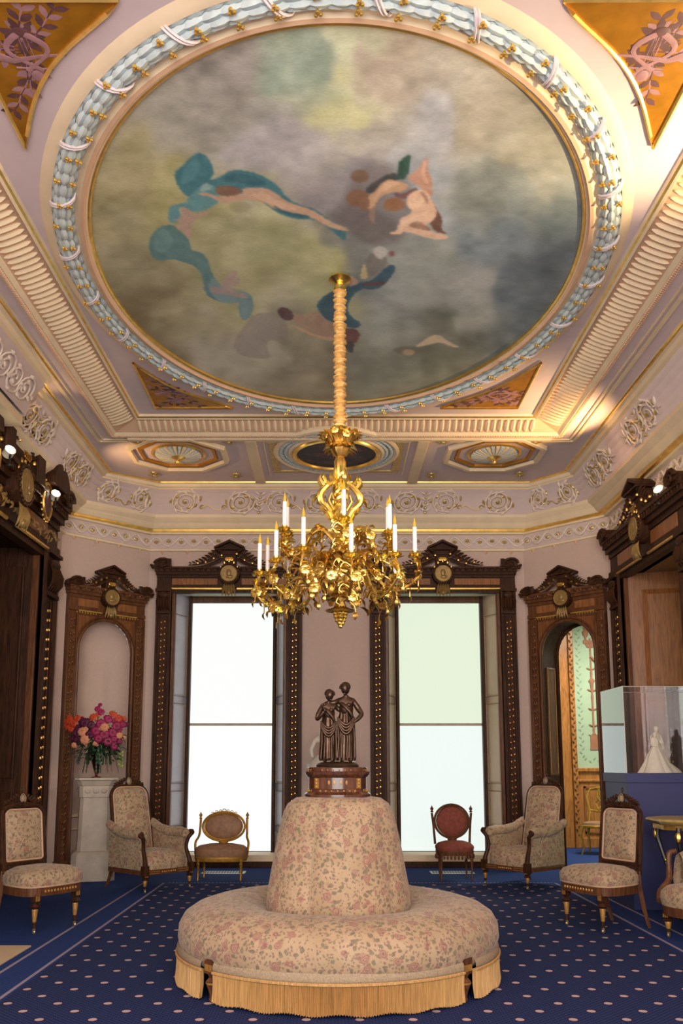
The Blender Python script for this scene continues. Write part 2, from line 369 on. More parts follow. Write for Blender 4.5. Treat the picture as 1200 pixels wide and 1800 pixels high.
# ------------------------------------------------------------------ shell
BY = 11.62; XL, XR = -3.38, 3.46; YC = 10.70; BXL, BXR = -2.47, 2.57; YN = -1.5; ZC = 5.0; ZCC = 5.12; AX = .04
HT = 4.7
m = M(); m.box(-6, 6.2, YN-.5, 15, -.1, 0); struct(m.build('floor', 'carpet', smooth=False))
def wallseg(name, p0, p1, holes, th=.15, mt='wall', z1=HT):
    """wall from p0 to p1, room on the right hand of travel p0->p1 ; holes: (u0,u1,z0,z1)"""
    p0 = Vector(p0); p1 = Vector(p1); L = (p1-p0).length; d = (p1-p0)/L; nrm = Vector((-d.y, d.x))
    us = sorted({0, L} | {h[0] for h in holes} | {h[1] for h in holes}); zs = sorted({0, z1} | {h[2] for h in holes} | {h[3] for h in holes})
    m = M()
    for i in range(len(us)-1):
        for j in range(len(zs)-1):
            uc = (us[i]+us[i+1])/2; zc = (zs[j]+zs[j+1])/2
            if any(h[0] < uc < h[1] and h[2] < zc < h[3] for h in holes): continue
            a = p0 + d*us[i]; b = p0 + d*us[i+1]; a2 = a + nrm*th; b2 = b + nrm*th
            vs = [(q.x, q.y, z) for z in (zs[j], zs[j+1]) for q in (a, b, b2, a2)]
            m.add(vs, [(0, 3, 2, 1), (4, 5, 6, 7), (0, 1, 5, 4), (1, 2, 6, 5), (2, 3, 7, 6), (3, 0, 4, 7)])
    return struct(m.build(name, mt, smooth=False))
# window 1 centre -1.38, window 2 centre 1.46 ; frames 1.94 wide
W1, W2, WW = -1.38, 1.46, 1.94
wallseg('wall_back', (BXL, BY), (BXR, BY), [(W1-.81-BXL, W1+.81-BXL, .05, 3.6), (W2-.81-BXL, W2+.81-BXL, .05, 3.6)])
CL = math.hypot(BXL-XL, BY-YC)
wallseg('wall_back_left', (XL, YC), (BXL, BY), [(CL/2-.45, CL/2+.45, 0.0, 3.3)])
wallseg('wall_back_right', (BXR, BY), (XR, YC), [(CL/2-.45, CL/2+.45, 0, 3.3)])
wallseg('wall_left', (XL, YN), (XL, YC), [(7.55-YN, 9.75-YN, 0, 3.72)])
wallseg('wall_right', (XR, YC), (XR, YN), [(YC-10.08, YC-8.48, 0, 3.5)])
wallseg('wall_near', (XR, YN), (XL, YN), [(1.0, 5.9, .1, 4.4)], mt='wall', z1=5.3)

# room outline (interior) and matching ceiling outline, walking clockwise seen from above from near left
OUT = [(XL, YN), (XL, YC), (BXL, BY), (BXR, BY), (XR, YC), (XR, YN)]
INN = [(-2.88, YN), (-2.88, 10.84), (-2.29, 11.26), (2.60, 11.26), (3.0, 10.80), (3.0, YN)]
PM = .38
PROF = [(0, 4.13, 'c'), (.03, 4.14, 'c'), (.03, 4.165, 'c'), (.012, 4.175, 'w'), (.012, 4.36, 'w'), (.05, 4.365, 'c'), (.055, 4.39, 'c'), (.09, 4.395, 'g'), (.1, 4.425, 'g'),
        (.11, 4.43, 'c'), (.13, 4.46, 'c'), (.15, 4.50, 'c'), (.16, 4.51, 'c'), (.2, 4.56, 'c'), (.205, 4.60, 'c')]
def cornice_pt(i, p): t = p/PM; return lerp(OUT[i], INN[i], t)
def sweep(prof, mats_of, mats, name=None):
    m = M()
    for a in range(len(prof)-1):
        m.mat(mats_of[prof[a+1][2]])
        q0, q1 = prof[a], prof[a+1]
        vs = [(*cornice_pt(i, q0[0]), q0[1]) for i in range(6)] + [(*cornice_pt(i, q1[0]), q1[1]) for i in range(6)]
        m.add(vs, [(i, i+1, i+7, i+6) for i in range(5)])
    return m
trim(sweep(PROF, {'c': 0, 'g': 1, 'w': 2}, None), ['cream', 'gold', 'cove'], smooth=False)
COVE = [(.205, 4.60), (.215, 4.66), (.235, 4.73), (.265, 4.80), (.30, 4.86), (.34, 4.91)]
trim(sweep([(a, b, 'w') for a, b in COVE], {'w': 0}, None), ['cove'], ang=60)
P2 = [(.34, 4.91, 'c'), (.33, 4.925, 'c'), (.36, 4.94, 'c'), (.375, 4.975, 'c'), (.40, 4.98, 'c'), (.405, 4.995, 'g'), (.418, 4.998, 'g'), (.43, 5.0, 'c')]
trim(sweep(P2, {'c': 0, 'g': 1}, None), ['cream', 'gold'], smooth=False)
def cove_pt(i, u, t, off=.0):
    """u metres along edge i (measured on outer line), t 0..1 over the cove"""
    a, b = Vector(OUT[i]), Vector(OUT[i+1]); L = (b-a).length; f = u/L
    s = t*(len(COVE)-1); k = min(int(max(s, 0)), len(COVE)-2); q = s-k
    p = COVE[k][0] + (COVE[k+1][0]-COVE[k][0])*q; z = COVE[k][1] + (COVE[k+1][1]-COVE[k][1])*q
    A = cornice_pt(i, p); B = cornice_pt(i+1, p); x, y = lerp(A, B, f)
    d = (b-a).normalized(); inn = Vector((d.y, -d.x))
    return (x + inn.x*off*.8, y + inn.y*off*.8, z - off*.6)
# left chimney breast cove projection (jog)
m = M()
jb = .16
for a in range(len(COVE)-1):
    (p0, z0), (p1, z1) = COVE[a], COVE[a+1]
    X0 = cornice_pt(0, p0)[0] + jb; X1 = cornice_pt(0, p1)[0] + jb
    m.add([(X0, YN, z0), (X0, 8.05, z0), (X1, 8.05, z1), (X1, YN, z1), (X0-.3, 8.05, z0), (X1-.3, 8.05, z1)], [(0, 1, 2, 3), (1, 4, 5, 2)])
for (p0, z0, _), (p1, z1, c) in zip(P2[:-1], P2[1:]):
    m.mat({'c': 1, 'g': 2}[c]); X0 = cornice_pt(0, p0)[0] + jb; X1 = cornice_pt(0, p1)[0] + jb; e = p1-.34
    m.add([(X0, YN, z0), (X0, 8.05+p0-.34, z0), (X1, 8.05+p1-.34, z1), (X1, YN, z1), (X0-.35, 8.05+p0-.34, z0), (X1-.35, 8.05+p1-.34, z1)], [(0, 1, 2, 3), (1, 4, 5, 2)])
m.mat(1).box(XL, -2.98, YN, 8.06, 4.5, 4.6)
trim(m, ['cove', 'cream', 'gold'], smooth=False)

# ------------------------------------------------------------------ ceiling
FO = (-2.50, 2.58, 3.38, 9.55)     # outer rect of raised centre : x0,x1,y0,y1
FI = (-2.15, 2.22, 3.72, 9.27)     # gold inner rect
m = M()
def rect_ring(m, A, B, za, zb):
    a = [(A[0], A[2], za), (A[1], A[2], za), (A[1], A[3], za), (A[0], A[3], za)]; b = [(B[0], B[2], zb), (B[1], B[2], zb), (B[1], B[3], zb), (B[0], B[3], zb)]
    m.add(a+b, [(i, (i+1) % 4, (i+1) % 4+4, i+4) for i in range(4)])
def grow(R, d): return (R[0]-d, R[1]+d, R[2]-d, R[3]+d)
m.add([(-3.4, YN, ZC), (FO[0], YN, ZC), (FO[0], 11.7, ZC), (-3.4, 11.7, ZC), (FO[1], YN, ZC), (3.5, YN, ZC), (3.5, 11.7, ZC), (FO[1], 11.7, ZC),
       (FO[0], FO[3], ZC), (FO[1], FO[3], ZC), (FO[0], FO[2], ZC), (FO[1], FO[2], ZC)], [(0, 1, 2, 3), (4, 5, 6, 7), (8, 9, 7, 2), (1, 4, 11, 10)])
# circular hole is not cut: centre panel lies above
m.add([(FI[0], FI[2], ZCC), (FI[1], FI[2], ZCC), (FI[1], FI[3], ZCC), (FI[0], FI[3], ZCC)], [(0, 1, 2, 3)])
m.box(-3.6, 3.7, YN-.2, 12.2, 5.3, 5.4)
struct(m.build('ceiling', 'ceil', smooth=False))
# frame mouldings of raised centre
m = M(); m.mat(0); rect_ring(m, grow(FO, .04), grow(FO, .03), ZC, ZC-.03); rect_ring(m, grow(FO, .03), grow(FO, -.02), ZC-.03, ZC-.03); rect_ring(m, grow(FO, -.02), grow(FO, -.05), ZC-.03, ZC)
m.mat(1); A = grow(FO, -.05); B = grow(FI, .05); rect_ring(m, A, B, ZC, ZCC-.02)
m.mat(0); rect_ring(m, B, grow(FI, .03), ZCC-.02, ZCC-.05); rect_ring(m, grow(FI, .03), grow(FI, .012), ZCC-.05, ZCC-.038); m.mat(2); rect_ring(m, grow(FI, .012), grow(FI, -.002), ZCC-.038, ZCC-.025); m.mat(0); rect_ring(m, grow(FI, -.002), grow(FI, -.012), ZCC-.025, ZCC)
trim(m, ['cream', 'pinkish', 'gold'], smooth=False)
m = M()    # flutes
def flutes(m, ax, c0, c1, o, i, z0, z1, step=.072):
    n = int((c1-c0)/step)
    for k in range(n):
        c = c0 + (k+.5)*(c1-c0)/n
        P = []
        for t in (.0, .12, .3, .6, .85, 1.0):
            q = .06 + t*.88; w_ = o + (i-o)*q; z = z0 + (z1-z0)*q - .006
            P.append((c, w_, z) if ax == 'x' else (w_, c, z))
        m.tube(P, [.004, .018, .024, .024, .02, .004], 6)
flutes(m, 'x', FI[0]-.05, FI[1]+.05, A[3], B[3], ZC, ZCC-.02); flutes(m, 'y', FI[2]-.05, FI[3]+.05, A[0], B[0], ZC, ZCC-.02); flutes(m, 'y', FI[2]-.05, FI[3]+.05, A[1], B[1], ZC, ZCC-.02)
trim(m, 'cream')
m = M()   # rope beading under the outer edge
for k in range(220):
    y = FO[2] + k*(FO[3]-FO[2])/220
    for x in (FO[0]-.005, FO[1]+.005): m.tube([(x-.012, y, ZC-.033), (x+.012, y+.02, ZC-.033)], .008, 5)
for k in range(180):
    x = FO[0] + k*(FO[1]-FO[0])/180; m.tube([(x, FO[3]-.012, ZC-.033), (x+.02, FO[3]+.012, ZC-.033)], .008, 5)
trim(m, 'pinkish')
# outer perimeter fascia between two flat ceiling bands
m = M()
for d, wd in ((.19, .035), (.14, .012)):
    R0 = grow(FO, d); R1 = grow(FO, d+wd)
    rect_ring(m, R0, R0, ZC, ZC-.02); rect_ring(m, R0, R1, ZC-.02, ZC-.02); rect_ring(m, R1, R1, ZC-.02, ZC)
trim(m, 'cream', smooth=False)

EC = (.027, 6.48); RX, RY = 1.83, 2.43
def epts(off, n=160, z=ZCC):
    out = []
    for k in range(n):
        a = 2*PI*k/n; nx, ny = math.cos(a)/RX, math.sin(a)/RY; l = math.hypot(nx, ny)
        out.append((EC[0] + RX*math.cos(a) + nx/l*off, EC[1] + RY*math.sin(a) + ny/l*off, z))
    return out
def ering(m, prof):
    rs = [epts(o, 160, ZCC - h) for o, h in prof]; m.rings(rs, True, False)
m = M()
m.mat(0); ering(m, [(-.002, 0), (.0, .022), (.012, .032), (.024, .028)]); m.mat(2); ering(m, [(.024, .028), (.035, .03)])
m.mat(1); ering(m, [(.035, .03), (.05, .05), (.075, .045)])
m.mat(2); ering(m, [(.075, .045), (.09, .025), (.125, .02)])
ering(m, [(.125, .02), (.26, .02), (.262, .035), (.30, .03), (.34, 0)])
trim(m, ['gold', 'pinkish', 'cream'])
# laurel wreath
wr = sroot('trim_90'); m = M(); m.tube(epts(.19, 160, ZCC-.012), .052, 8, closed=True); mr = M(); mb = M()
NW = 124; P = epts(.19, NW, ZCC-.03)
for k in range(NW):
    p = Vector(P[k]); t = (Vector(P[(k+1) % NW]) - Vector(P[k-1])).normalized(); s_ = Vector((t.y, -t.x, 0))
    rb = (k % 5 == 0)
    for q, (o, z) in enumerate(((-.058, .012), (-.03, -.02), (.0, -.036), (.03, -.02), (.058, .012))):
        m.leaf(p + s_*o + Vector((0, 0, z)) - t*(.06 + .03*(q % 2)), t + s_*(o*1.5), Vector((0, 0, -1)) + s_*o*12, .17, .05, .10, .28)
    if rb:
        [mr.tube([p + s_*.082*math.cos(PI*j/8) + t*(-.07+.14*j/8+e_) + Vector((0, 0, .01-.062*math.sin(PI*j/8))) for j in range(9)], [.005]+[.009]*7+[.005], 5) for e_ in (-.011, .011)]
    if k % 2 == 0:
        for o in (-.05, .05) if k % 4 == 0 else (.015, -.045):
            for j in range(3):
                a = j*2.1 + k; mb.ell(p + s_*(o + .014*math.cos(a)) + t*.014*math.sin(a) + Vector((0, 0, -.045 - .012*(1-abs(o)*12))), .0125, 6, 4)
m.build('laurel_leaves', 'blueleaf', wr); mr.build('ribbon', 'ribbon', wr); mb.build('gilt_berries', 'gold', wr)

# --- painted oval
def raster():
    h = .0105; nx = int(2*RX/h); ny = int(2*RY/h)
    xs = EC[0] - RX + (np.arange(nx+1))*2*RX/nx; ys = EC[1] - RY + np.arange(ny+1)*2*RY/ny
    X, Y = np.meshgrid(xs, ys, indexing='ij')
    Z = ZCC - EYE; d = Y*math.cos(TILT) + Z*math.sin(TILT); v = -Y*math.sin(TILT) + Z*math.cos(TILT)
    U = 585 + FPX*X/d; V = YP - FPX*v/d
    S = [(200, 450, 150, 148, 118), (300, 200, 158, 158, 148), (400, 110, 148, 146, 142), (530, 100, 140, 160, 146), (600, 90, 196, 206, 176), (580, 190, 196, 200, 156), (690, 120, 180, 170, 156),
         (850, 190, 165, 162, 150), (480, 250, 170, 170, 176), (750, 230, 168, 174, 184), (620, 240, 176, 176, 172), (900, 330, 124, 134, 134), (985, 400, 108, 124, 130), (860, 420, 122, 138, 150), (900, 550, 98, 114, 122),
         (780, 480, 152, 162, 158), (820, 530, 160, 166, 160), (700, 640, 126, 134, 126), (520, 620, 142, 140, 120), (430, 610, 182, 180, 162), (470, 420, 164, 168, 126), (300, 350, 164, 162, 112),
         (230, 320, 162, 156, 116), (250, 560, 128, 118, 88), (360, 640, 140, 132, 106), (560, 670, 122, 118, 98), (650, 370, 104, 100, 108), (600, 300, 138, 138, 148), (640, 450, 120, 128, 128), (690, 520, 150, 160, 158), (800, 620, 104, 110, 98), (560, 480, 170, 174, 130), (400, 500, 168, 168, 124), (750, 350, 150, 162, 176), (940, 260, 150, 150, 138)]
    num = np.zeros(X.shape+(3,)); den = np.zeros(X.shape)
    rng = np.random.RandomState(3)
    def vn(scale, sx=1, sy=1):
        g = rng.rand(80, 80); a = (U/scale*sx) % 79; b = (V/scale*sy) % 79; i = a.astype(int); j = b.astype(int); fa = a-i; fb = b-j; fa = fa*fa*(3-2*fa); fb = fb*fb*(3-2*fb)
        return (g[i, j]*(1-fa)*(1-fb) + g[i+1, j]*fa*(1-fb) + g[i, j+1]*(1-fa)*fb + g[i+1, j+1]*fa*fb) - .5
    wu = U + 90*vn(70) + 45*vn(30); wv = V + 70*vn(60) + 35*vn(26)
    for (x, y, r, g, b) in S:
        q = 1.0/(((wu-x)**2 + (wv-y)**2)/3000 + .08)**2; num += q[..., None]*np.array([r, g, b]); den += q
    C = num/den[..., None]
    C += (20*vn(60, 1, 1.5) + 22*vn(46, 1, 1.6) + 16*vn(20, 1, 1.6) + 10*vn(9, .6, 1.5))[..., None]
    def inpoly(pts):
        ins = np.zeros(X.shape, bool); n = len(pts)
        for i in range(n):
            x0, y0 = pts[i]; x1, y1 = pts[(i+1) % n]
            if y0 == y1: continue
            c = ((V > min(y0, y1)) & (V <= max(y0, y1))); xi = x0 + (V-y0)*(x1-x0)/(y1-y0); ins ^= c & (U < xi)
        return ins
    def smooth_close(pts, it=1):
        for _ in range(it):
            o = []
            for i in range(len(pts)):
                a, b = pts[i], pts[(i+1) % len(pts)]; o += [(a[0]*.75+b[0]*.25, a[1]*.75+b[1]*.25), (a[0]*.25+b[0]*.75, a[1]*.25+b[1]*.75)]
            pts = o
        return pts
    def blur(Mk, n=1):
        Mk = Mk.astype(float)
        for _ in range(n):
            P_ = np.pad(Mk, 1, mode='edge'); Mk = (P_[1:-1, 1:-1]*2 + P_[:-2, 1:-1] + P_[2:, 1:-1] + P_[1:-1, :-2] + P_[1:-1, 2:])/6
        return Mk
    va = vn(11, 1, 1.3); vb = vn(5, 1.4, .8)
    def put(pts, col, al=1, f='A', bl=1, tex=30, it=1):
        k, ox, oy = {'A': (3, 240, 240), 'B': (4, 570, 240)}[f]
        mk = blur(inpoly(smooth_close([(ox + x/k, oy + y/k) for x, y in pts], it)), bl)*al
        col = np.array(col, float); g_ = col.mean(); col = (g_ + (col-g_)*.78)*1.06 + 3; tx = tex*.45
        cc = col[None, None, :] + (tx*(va+.5*vb))[..., None]
        C[:] = C*(1-mk[..., None]) + cc*mk[..., None]
    def oval(cx, cy, rx, ry, col, al=1, f='B', bl=2, tex=20): put([(cx+rx*math.cos(t*PI/6), cy+ry*math.sin(t*PI/6)) for t in range(12)], col, al, f, bl, tex)
    T1, T2 = (44, 112, 128), (70, 134, 144)
    oval(380, 480, 260, 300, (104, 98, 102), .55, 'B', 14); oval(330, 640, 160, 110, (92, 88, 92), .5, 'B', 10); oval(850, 270, 190, 90, (132, 128, 136), .4, 'A', 10)
    put([(195, 190), (240, 150), (320, 75), (370, 100), (405, 160), (405, 210), (360, 250), (300, 300), (270, 320), (215, 260)], T1)
    put([(360, 230), (430, 215), (500, 172), (590, 178), (680, 210), (750, 260), (790, 320), (860, 360), (940, 378), (980, 410), (1040, 450), (1105, 490), (1105, 555), (1060, 520), (1000, 470), (930, 430), (850, 437), (760, 410), (700, 370), (650, 330), (560, 300), (450, 290), (400, 270)], T1)
    put([(270, 320), (360, 240), (420, 260), (440, 340), (380, 380), (300, 400), (250, 370), (220, 370), (240, 420), (200, 460), (165, 440), (170, 370), (210, 355), (265, 345)], T2)
    put([(190, 460), (120, 470), (75, 520), (62, 570), (75, 630), (125, 657), (190, 640), (240, 660), (310, 680), (345, 730), (360, 830), (420, 865), (510, 880), (545, 860), (535, 930), (570, 975), (610, 930), (615, 860), (590, 820), (520, 810), (450, 790), (400, 730), (380, 650), (340, 605), (285, 600), (280, 540), (220, 490)], (64, 118, 124), .92)
    put([(450, 790), (400, 730), (370, 800), (420, 865), (510, 880), (545, 860), (535, 930), (570, 975), (610, 930), (615, 860), (590, 820)], (112, 146, 156), .6)
    put([(560, 265), (680, 265), (740, 300), (800, 345), (900, 375), (950, 395), (1010, 440), (1130, 490), (1090, 497), (1000, 470), (930, 430), (870, 405), (780, 395), (710, 370), (670, 345), (600, 330), (530, 335), (450, 350), (380, 310), (320, 305), (340, 292), (380, 295), (440, 320), (480, 310), (560, 300)], (180, 140, 112))
    put([(240, 170), (320, 95), (340, 160), (270, 250), (225, 240)], (72, 140, 152), .5); put([(480, 190), (600, 195), (700, 250), (640, 262), (540, 240), (450, 240)], (30, 88, 108), .7); put([(100, 500), (160, 480), (200, 560), (140, 620), (85, 590)], (92, 142, 146), .5)
    put([(700, 345), (800, 400), (920, 415), (900, 430), (780, 412)], (30, 84, 104), .8); put([(350, 240), (410, 262), (330, 300)], (140, 170, 170), .6)
    put([(600, 290), (680, 295), (740, 330), (860, 385), (780, 385), (700, 350), (620, 320)], (198, 160, 130), .7)
    put([(410, 270), (440, 252), (520, 262), (560, 280), (540, 305), (470, 315), (420, 300)], (122, 86, 64))
    put([(235, 370), (275, 375), (285, 405), (330, 405), (400, 385), (390, 400), (310, 430), (295, 470), (285, 540), (260, 520), (240, 490), (200, 480), (235, 450), (190, 435), (235, 430)], (164, 132, 116), .95)
    put([(450, 770), (490, 710), (535, 700), (520, 740), (550, 745), (540, 775), (480, 800), (560, 820), (590, 850), (540, 850), (480, 830), (390, 830), (390, 780), (440, 800)], (158, 132, 126), .85)
    put([(610, 930), (740, 925), (790, 975), (810, 1040), (750, 1080), (700, 1070), (680, 1110), (720, 1170), (620, 1170), (520, 1140), (510, 1070), (560, 1010)], (130, 122, 116), .6, bl=2)
    put([(820, 920), (860, 945), (950, 915), (1000, 915), (1000, 950), (1060, 990), (1070, 1075), (1000, 1060), (900, 1020), (820, 975)], (158, 124, 100), .85)
    put([(800, 985), (880, 1010), (960, 1050), (1060, 1060), (1050, 1080), (940, 1060), (860, 1020)], (186, 146, 110), .9)
    put([(740, 920), (760, 895), (800, 905), (830, 935), (820, 970), (770, 965)], (86, 52, 56))
    put([(945, 880), (1000, 825), (1070, 810), (1200, 760), (1200, 800), (1140, 830), (1105, 900), (1130, 950), (1190, 985), (1160, 1010), (1100, 1000), (1010, 970), (960, 920)], (40, 96, 116))
    put([(1090, 1010), (1160, 1010), (1180, 1050), (1150, 1095), (1095, 1080)], (104, 60, 62)); put([(1090, 1080), (1150, 1080), (1140, 1145), (1110, 1130)], (60, 62, 66))
    oval(545, 370, 60, 30, (130, 128, 92), .5, 'A')
    oval(250, 275, 66, 46, (112, 84, 66)); oval(235, 430, 80, 62, (120, 80, 58)); oval(300, 470, 60, 50, (128, 88, 64), .8)
    put([(280, 370), (330, 330), (480, 240), (540, 290), (380, 400), (300, 395)], (62, 66, 72), f='B'); put([(515, 180), (580, 125), (607, 125), (600, 230), (570, 300), (500, 300), (520, 230)], (38, 82, 72), f='B')
    put([(570, 290), (660, 220), (700, 160), (728, 135), (725, 230), (760, 300), (755, 440), (700, 380), (640, 330)], (178, 128, 108), f='B')
    put([(330, 460), (300, 420), (360, 380), (400, 320), (460, 295), (560, 320), (600, 340), (560, 380), (450, 390), (380, 430), (350, 500), (300, 510)], (182, 140, 106), f='B')
    put([(480, 390), (560, 400), (640, 350), (660, 370), (600, 430), (520, 440)], (108, 72, 76), f='B')
    put([(740, 430), (800, 520), (830, 580), (820, 650), (870, 690), (770, 660), (740, 600)], (110, 72, 58), f='B')
    put([(570, 450), (590, 400), (660, 370), (720, 380), (760, 450), (800, 530), (760, 590), (700, 630), (760, 670), (870, 690), (870, 715), (780, 725), (560, 660), (540, 685), (450, 680), (460, 668), (510, 660), (530, 570), (600, 545), (620, 520), (580, 480)], (206, 166, 138), f='B')
    put([(575, 455), (640, 470), (650, 440), (700, 400), (720, 440), (660, 500), (600, 510)], (226, 188, 160), .6, 'B')
    put([(700, 520), (780, 540), (760, 600), (640, 600), (560, 620), (540, 660), (530, 620), (570, 575)], (222, 184, 156), .6, 'B')
    put([(600, 600), (720, 620), (760, 660), (700, 655), (590, 630)], (140, 98, 80), .8, 'B'); put([(660, 370), (690, 420), (720, 470), (735, 460), (715, 400)], (140, 96, 84), .7, 'B')
    put([(400, 330), (470, 305), (540, 330), (470, 350), (380, 410), (350, 440)], (210, 168, 134), .6, 'B'); put([(690, 180), (720, 150), (700, 240), (735, 330), (715, 330), (680, 250)], (206, 160, 138), .8, 'B')
    put([(640, 590), (700, 600), (690, 640), (610, 610)], (150, 110, 84), .6, 'B')
    oval(490, 475, 80, 50, (140, 92, 60)); put([(310, 500), (370, 480), (350, 560), (360, 620), (320, 600)], (150, 120, 96), .6, 'B')
    put([(160, 1050), (250, 1020), (340, 1010), (440, 900), (500, 900), (490, 960), (400, 1060), (330, 1075), (240, 1060), (150, 1110), (140, 1240), (250, 1330), (200, 1350), (100, 1310), (0, 1280), (-40, 1200), (0, 1130), (60, 1080)], (38, 84, 108), f='B')
    put([(290, 830), (400, 800), (450, 880), (420, 930), (300, 1000)], (108, 104, 102), .8, 'B'); put([(330, 790), (400, 760), (450, 800), (440, 830), (380, 870)], (168, 168, 168), .9, 'B'); oval(475, 820, 20, 22, (130, 60, 62), .9)
    put([(270, 895), (290, 900), (310, 1000), (245, 1000)], (190, 170, 110), .8, 'B'); put([(170, 960), (255, 1025), (160, 1060)], (172, 132, 110), f='B'); put([(260, 1025), (450, 1010), (400, 1050), (260, 1050)], (88, 52, 56), .9, 'B')
    put([(640, 1470), (740, 1400), (800, 1385), (870, 1440), (960, 1480), (900, 1480), (820, 1440), (740, 1460), (640, 1480)], (188, 166, 136), .9, 'B', 2)
    oval(590, 1500, 110, 30, (86, 80, 66), .6, 'B', 3); oval(590, 1515, 46, 22, (170, 140, 108), .8)
    put([(850, 1050), (960, 1000), (1100, 920), (1200, 950), (1200, 1060), (1000, 1040), (850, 1080)], (172, 176, 168), .5, 'B', 6)
    gg = C.mean(axis=2, keepdims=True); C = gg + (C-gg)*.88
    C = np.clip(C, 0, 255)/255*1.12; L = np.where(C <= .04045, C/12.92, ((C+.055)/1.055)**2.4)
    ok = ((X-EC[0])/RX)**2 + ((Y-EC[1])/RY)**2 <= 1.012
    idx = -np.ones(X.shape, int); idx[ok] = np.arange(ok.sum())
    vs = np.stack([X[ok], Y[ok], np.full(ok.sum(), ZCC-.004)], 1)
    q = ok[:-1, :-1] & ok[1:, :-1] & ok[1:, 1:] & ok[:-1, 1:]
    F = np.stack([idx[:-1, :-1][q], idx[:-1, 1:][q], idx[1:, 1:][q], idx[1:, :-1][q]], 1)
    me = bpy.data.meshes.new('ceiling_painting'); me.from_pydata(vs.tolist(), [], F.tolist())
    ca = me.color_attributes.new('paint', 'FLOAT_COLOR', 'POINT'); c4 = np.ones((len(vs), 4)); c4[:, :3] = L[ok]; ca.data.foreach_set('color', c4.ravel().astype(np.float32))
    me.materials.append(MT['paint']); o = bpy.data.objects.new('ceiling_painting', me); COL.objects.link(o); return o
tag(raster(), 'oval ceiling painting of clouds with figures trailing teal drapery', 'painting')

# corner gold-ground paintings
def spandrel(sx, sy, label):
    cx, cy = AX + sx*1.96, EC[1] + sy*2.58; R = thing('spandrel_painting', label, 'painting', (0, 0, ZCC), group=None)
    # outline: corner, along x, arc back
    tipx, tipy = AX + sx*1.12, EC[1] + sy*1.50
    arc = []
    a0 = math.atan2((cy-EC[1])/(RY+.56), (tipx-EC[0])/(RX+.56)); a1 = math.atan2((tipy-EC[1])/(RY+.56), (cx-EC[0])/(RX+.56))
    for k in range(13):
        t = k/12; p0 = (tipx, cy); p1 = (cx, tipy); q = lerp(p0, p1, t)
        # bow towards the corner following the oval
        ang = math.atan2(q[1]-EC[1], q[0]-EC[0]); rr = 1/math.sqrt((math.cos(ang)/(RX+.50))**2 + (math.sin(ang)/(RY+.50))**2)
        e = (EC[0] + rr*math.cos(ang), EC[1] + rr*math.sin(ang)); k2 = math.sin(PI*t)
        arc.append(lerp(q, e, k2**.6))
    out = [(cx, cy)] + arc
    m = M(); m.prism(out, -.012, .0); m.build('gold_ground', 'goldleaf', R, smooth=False)
    m = M(); m.tube([(x, y, -.014) for x, y in out], .014, 6, closed=True); m.build('frame', 'gold', R)
    m = M(); rnd = random.Random(int(5+sx*2+sy)); gx, gy = cx - sx*.27, cy - sy*.33
    def inside(x, y):
        c = False
        for i in range(len(out)):
            (x0, y0), (x1, y1) = out[i], out[i-1]
            if (y0 > y) != (y1 > y) and x < (x1-x0)*(y-y0)/(y1-y0)+x0: c = not c
        return c
    for br in range(9):
        a = rnd.uniform(0, 2*PI) if br else math.atan2(-sy*.8, 0); p = Vector((gx, gy))
        for st in range(7):
            d = Vector((math.cos(a), math.sin(a))); q = p + d*.07
            if not inside(q.x + d.x*.06, q.y + d.y*.06): break
            m.mat(st % 2); m.tube([(p.x, p.y, -.014), (q.x, q.y, -.014)], .005, 4)
            for s2 in (-1, 1): m.leaf((q.x, q.y, -.015), (math.cos(a+s2*.8), math.sin(a+s2*.8), 0), (0, 0, -1), .085, .038, 0, .06)
            p = q; a += rnd.uniform(-.3, .3)
    m.mat(1)
    for s2 in (-1, 1):   # lyre arms
        m.tube([(gx + s2*(.02+.09*math.sin(q*PI/9*1.25)), gy - .12 + .028*q, -.018) for q in range(10)], [.022, .02, .02, .018, .016, .014, .012, .012, .014, .018], 6)
    for q in (-1, 0, 1): m.tube([(gx+q*.02, gy-.1, -.016), (gx+q*.025, gy+.12, -.016)], .003, 4)
    m.tube([(gx-.1, gy+.11, -.018), (gx+.1, gy+.12, -.018)], .008, 5)
    m.mat(0).ell((gx, gy-.13, -.02), (.05, .035, .015)); m.mat(1).ell((gx, gy+.17, -.02), (.035, .045, .015))
    m.tube([(gx-.2*sx, gy+.02, -.016), (gx-.06*sx, gy-.03*sy, -.016), (gx+.1*sx, gy-.06*sy, -.016), (gx+.19*sx, gy-.02*sy, -.016)], [.008, .012, .02, .034], 6)
    m.mat(0)
    for q in range(7): m.leaf((gx, gy-.1, -.016), (math.cos(q*.9), math.sin(q*.9), 0), (0, 0, -1), .13, .05, 0, .06)
    for k in range(len(m.v)): x, y, z = m.v[k]; m.v[k] = (x, y, -.012 + (z+.012)*.25 if z < -.012 else z)
    m.build('painted_trophy', ['mauve', 'maulight'], R)
spandrel(-1, -1, 'gold triangular painting with mauve trophy, top left corner nearest the viewer')
spandrel(1, -1, 'gold triangular painting with mauve lyre trophy, top right corner nearest the viewer')
spandrel(-1, 1, 'dark brown-gold triangular painting at far left corner of the ceiling rectangle')
spandrel(1, 1, 'brightly lit gold triangular painting at far right corner of the ceiling rectangle')

